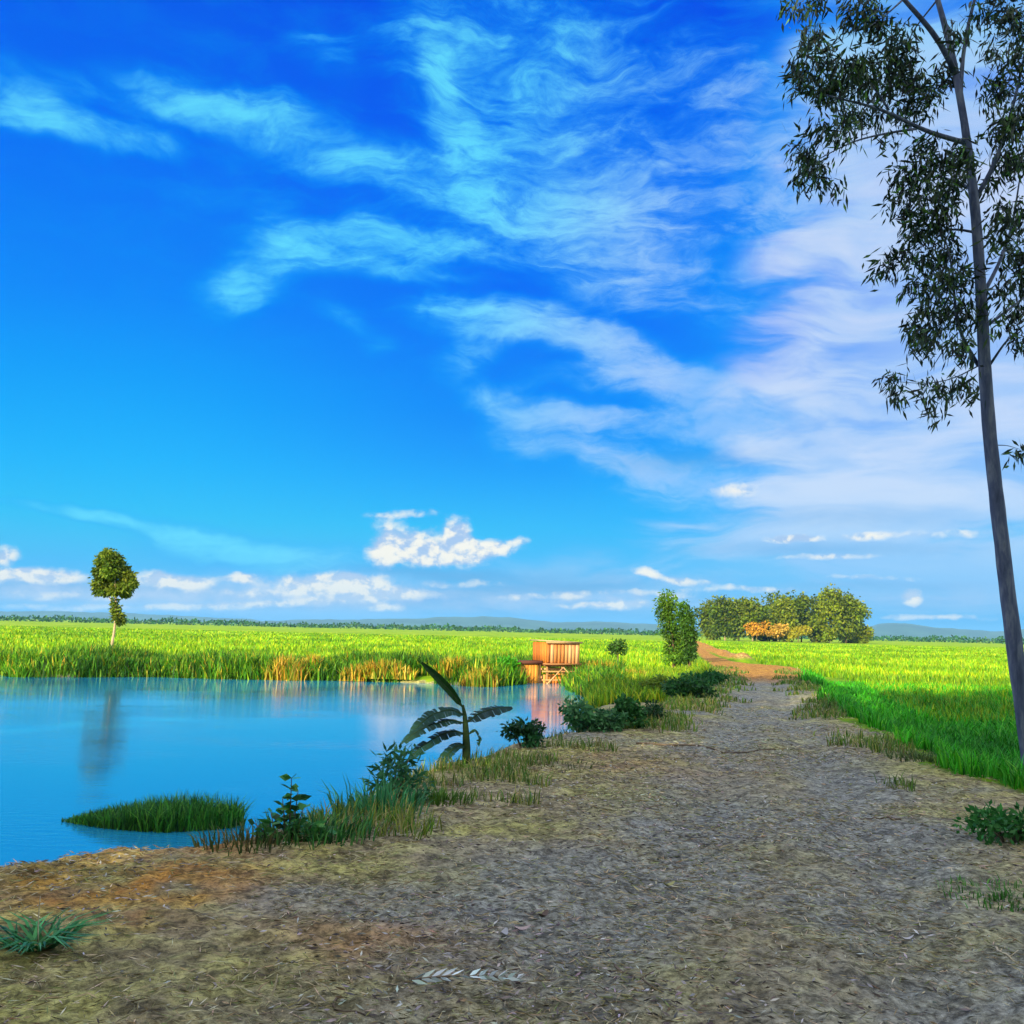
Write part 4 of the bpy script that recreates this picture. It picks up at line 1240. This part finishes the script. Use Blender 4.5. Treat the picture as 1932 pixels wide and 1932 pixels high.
# shed
sb = V(992, 1284, HD - .4)
sb[2] = WATER - .3
shed = empty('shed', sb)
shed.rotation_euler.z = R(6)
tag(shed, 'low orange shed with dark flat roof against the left side of the plank hut', 'shed')
a_ = Acc()
for i in range(7):
    cc = random.choice([(.58, .25, .03), (.52, .20, .02), (.64, .31, .05)])
    a_.box((-.42 + .14 * (i + .5) - .07, -.45, .70), (.132, .03, 1.0), col=cc)
a_.box((-.5, 0, .70), (.03, .86, 1.0), col=(.10, .06, .02))
a_.box((.52, 0, .70), (.03, .86, 1.0), col=(.5, .25, .06))
a_.build('wall', M_board, shed)
a_ = Acc()
a_.box((0, -.02, 1.27), (1.42, 1.15, .14), col=(.085, .025, .012), tilt=-.03)
a_.build('roof', M_board, shed)
for sx in (-.66, .62):
    a_ = Acc()
    a_.tube([(sx, -.5, -.3), (sx, -.5, 1.22)], .035, 7, col=np.array((.12, .05, .02)))
    a_.build('post', M_board, shed, True)

# plants by the hut and dry reed clumps along the far bank
D = 48.5
b = V(948, 1290, D); b[2] = hz(b[0], b[1])[0] - .05
shrub('waterside_bush', b, .75, 1.15, 1700, .20, .11, [(.06, .34, .012), (.09, .42, .016), (.03, .20, .012)], 'bright green bush at the waterline left of the shed', clumps=13)
b = V(1165, 1262, 56); b[2] = hz(b[0], b[1])[0] - .05
tree('small_tree', b, [b, V(1166, 1240, 56), V(1164, 1215, 56)], .05, [clump_px(x, y, rx, ry, 56) for x, y, rx, ry in [(1160, 1218, 10, 8), (1172, 1215, 9, 8), (1154, 1226, 7, 6), (1166, 1228, 8, 6), (1178, 1226, 6, 6)]], 480, .18, .11, [(.03, .09, .014), (.05, .14, .018)], 'small dark sapling in the sunlit grass between hut and two trees', limbs=4)
for px, py, wpx, hpx, lab in DRY:
    D = G(px, py, WATER)[1] + .5
    b = V(px, py, D); b[2] = hz(b[0], b[1])[0] - .03
    b[2] = max(b[2], WATER - .02)
    kk2 = D / 1932
    n = int(16 * wpx)
    xx = np.clip(rng.normal(0, .48, n), -.95, .95) * wpx * kk2; yy = rng.uniform(-.5, .6, n)
    cols = [(.52, .34, .03), (.46, .24, .02), (.60, .44, .06), (.30, .30, .02)]
    if 'yellow grass mound' in lab:
        cols = [(.48, .44, .02), (.38, .42, .02)]
    v, q, t2, c = blades_geo(np.stack([xx, yy, np.zeros(n)], 1), rng.uniform(.4, .95, n) * hpx * kk2 * np.clip(1 - .5 * (np.abs(xx) / (wpx * kk2)) ** 2, .2, 1), rng.uniform(.05, .09, n), rng.uniform(.05, .75, n), rng.uniform(0, 6.28, n), pal(n, cols + [(.14, .28, .012), (.09, .20, .01)], .25))
    o = fast_mesh('dry_reed_clump', v, [q, t2], M_leaf, c)
    o.location = tuple(float(s) for s in b)
    tag(o, lab, 'reed clump', 'dry reed clumps on the far bank')

# ------------------------------------------------------------------ fallen frond, twigs and stones on the track
p = gnd(775, 1862)
root = empty('fallen_frond', p)
a_, l_ = Acc(), Acc()
K = p[1] / 1932
rach = spline([(0, 0, .02), (60 * K, .02, .035), (130 * K, .03, .035), (190 * K, .05, .02)], 12)
a_.tube(rach, np.linspace(.006, .002, 12), 5)
for j in range(19):
    u = j / 18
    q0 = rach[min(11, int(u * 11.99))]
    for sg in (-1, 1):
        aa = sg * R(rng.uniform(40, 62))
        v, q, c = leaves_geo(q0[None], np.array([[math.cos(aa) , math.sin(aa), .12]]), np.array([rng.uniform(.09, .14) * (1 - .35 * u)]), np.array([.018]), pal(1, [(.58, .68, .68), (.70, .78, .76), (.44, .54, .54)], .1))
        l_.add(v, [q], c)
a_.build('stalk', M_twig, root, True)
l_.build('leaflets', M_litter, root)
tag(root, 'pale dried frond with paired leaflets lying on the track', 'frond')

TW = [((1160, 1818), (1240, 1868), .007, M_twig, 'dark straight twig lying on the track right of the pale frond'),
      ((512, 1872), (524, 1838), .005, M_straw, 'pale short stick standing askew left of the pale frond'),
      ((742, 1850), (752, 1822), .005, M_straw, 'whitish stub stick just behind the pale frond'),
      ((505, 1672), (497, 1690), .005, M_straw, 'tiny pale stick on the earth below the grass island'),
      ((640, 1880), (690, 1905), .006, M_twig, 'grey twig lying below the pale frond'),
      ((1700, 1545), (1610, 1530), .010, M_twig, 'long dark branch lying across the right half of the track'),
      ((1200, 1404), (1460, 1416), .016, M_twig, 'long thin fallen branch lying right across the track'),
      ((1880, 1790), (1930, 1815), .007, M_straw, 'pale crooked twig by the frame edge below the grass patch'),
      ((940, 1690), (1020, 1672), .006, M_straw, 'straw-coloured twig on the left wheel track')]
for (x0, y0), (x1, y1), r, mt, lab in TW:
    a0, a1 = gnd(x0, y0), gnd(x1, y1)
    mid = (a0 + a1) / 2 + rng.normal(size=3) * .03
    n = 12
    pts = spline([a0, (a0 * .6 + mid * .4), mid, (a1 * .5 + mid * .5), a1], n)
    pts[:, 2] = hz(pts[:, 0], pts[:, 1]) + r * .8
    if 'stick' in lab:
        q1 = V(x1, y1, a0[1] + .02)
        pts = spline([a0 - np.array([0, 0, .01]), (a0 + q1) / 2 + np.array([.004, 0, 0]), q1], n)
    a_ = Acc()
    a_.tube(pts - a0, np.linspace(r, r * .5, n), 6, wob=.08)
    if r > .006 and 'stick' not in lab:
        m0 = pts[7]; a_.tube([m0 - a0, m0 - a0 + np.array([.07, .05, .02])], [r * .5, r * .25], 5)
    o = a_.build('twig', mt, None, True)
    o.location = tuple(a0)
    tag(o, lab, 'twig', 'twigs on the track')

DL = [(985, 1745, .10, (.42, .34, .34), 'curled pinkish dead leaf near the middle of the track'), (950, 1768, .09, (.40, .42, .48), 'bluish-grey dead leaf beside the curled pinkish one'), (1025, 1722, .10, (.12, .09, .08), 'dark curled dead leaf behind the curled pinkish one'),
      (1262, 1662, .10, (.36, .36, .16), 'olive-yellow dead leaf in the middle of the track'), (1710, 1760, .08, (.5, .5, .52), 'whitish dead leaf on the right wheel track')]
for px, py, L, colr_, lab in DL:
    c0 = gnd(px, py)
    m = 7
    us = np.linspace(0, 1, m)
    yawl = rng.uniform(0, 6.28)
    rows = []
    for u in us:
        wv = L * .24 * math.sin(math.pi * (u * .94 + .03)) ** .7
        cx_ = (u - .5) * L
        zz = .012 + .03 * (2 * u - 1) ** 2
        rows += [(cx_, -wv, zz + wv * .5), (cx_, 0, zz), (cx_, wv, zz + wv * .6)]
    v = np.array(rows)
    cr, sr = math.cos(yawl), math.sin(yawl)
    v[:, :2] = v[:, :2] @ np.array([[cr, sr], [-sr, cr]])
    f = [[i * 3 + j, i * 3 + j + 1, i * 3 + j + 4, i * 3 + j + 3] for i in range(m - 1) for j in range(2)]
    o = fast_mesh('dead_leaf', v, [np.array(f)], M_litter, np.tile(np.array(colr_), (len(v), 1)), None, True)
    o.location = tuple(float(s) for s in c0)
    tag(o, lab, 'dead leaf', 'curled dead leaves on the track')

# ------------------------------------------------------------------ row of tall trees behind the viewpoint: their shade covers the near ground
for i, (tx, ty) in enumerate([(-46, -9), (-38, -13), (-31, -8), (-23, -12), (-16, -8), (-9, -13), (-2, -9), (5, -13), (12, -9), (19, -12), (-53, -13), (-27, -17), (-12, -18), (1, -17)]):
    b = np.array([tx, ty, hz(tx, ty)[0] - .1])
    if ty > -15 and abs(tx) < 60:
        b[2] = min(b[2], 0)
    H = 20.0 + rng.uniform(-.8, .8)
    cl = []
    for z_ in np.linspace(2.4, H - 1.2, 11):
        for _ in range(3):
            rr = 3.4 * (1 - .25 * (z_ / H) ** 3)
            cl.append((tx + rng.uniform(-1, 1) * rr, ty + rng.uniform(-1, 1) * rr * .7, z_ + rng.uniform(-.6, .6), 2.3, 2.0, 1.5))
    tree('shade_tree', b, [b, (tx + .3, ty, 6), (tx - .2, ty, 12), (tx, ty, H - 2)], .32, cl, 6500, .85, .5, [(.04, .10, .02), (.06, .14, .025)], 'tall dense tree in the row behind the viewpoint that shades the near track', 'row of shade trees', mat=M_dark, limbs=8)
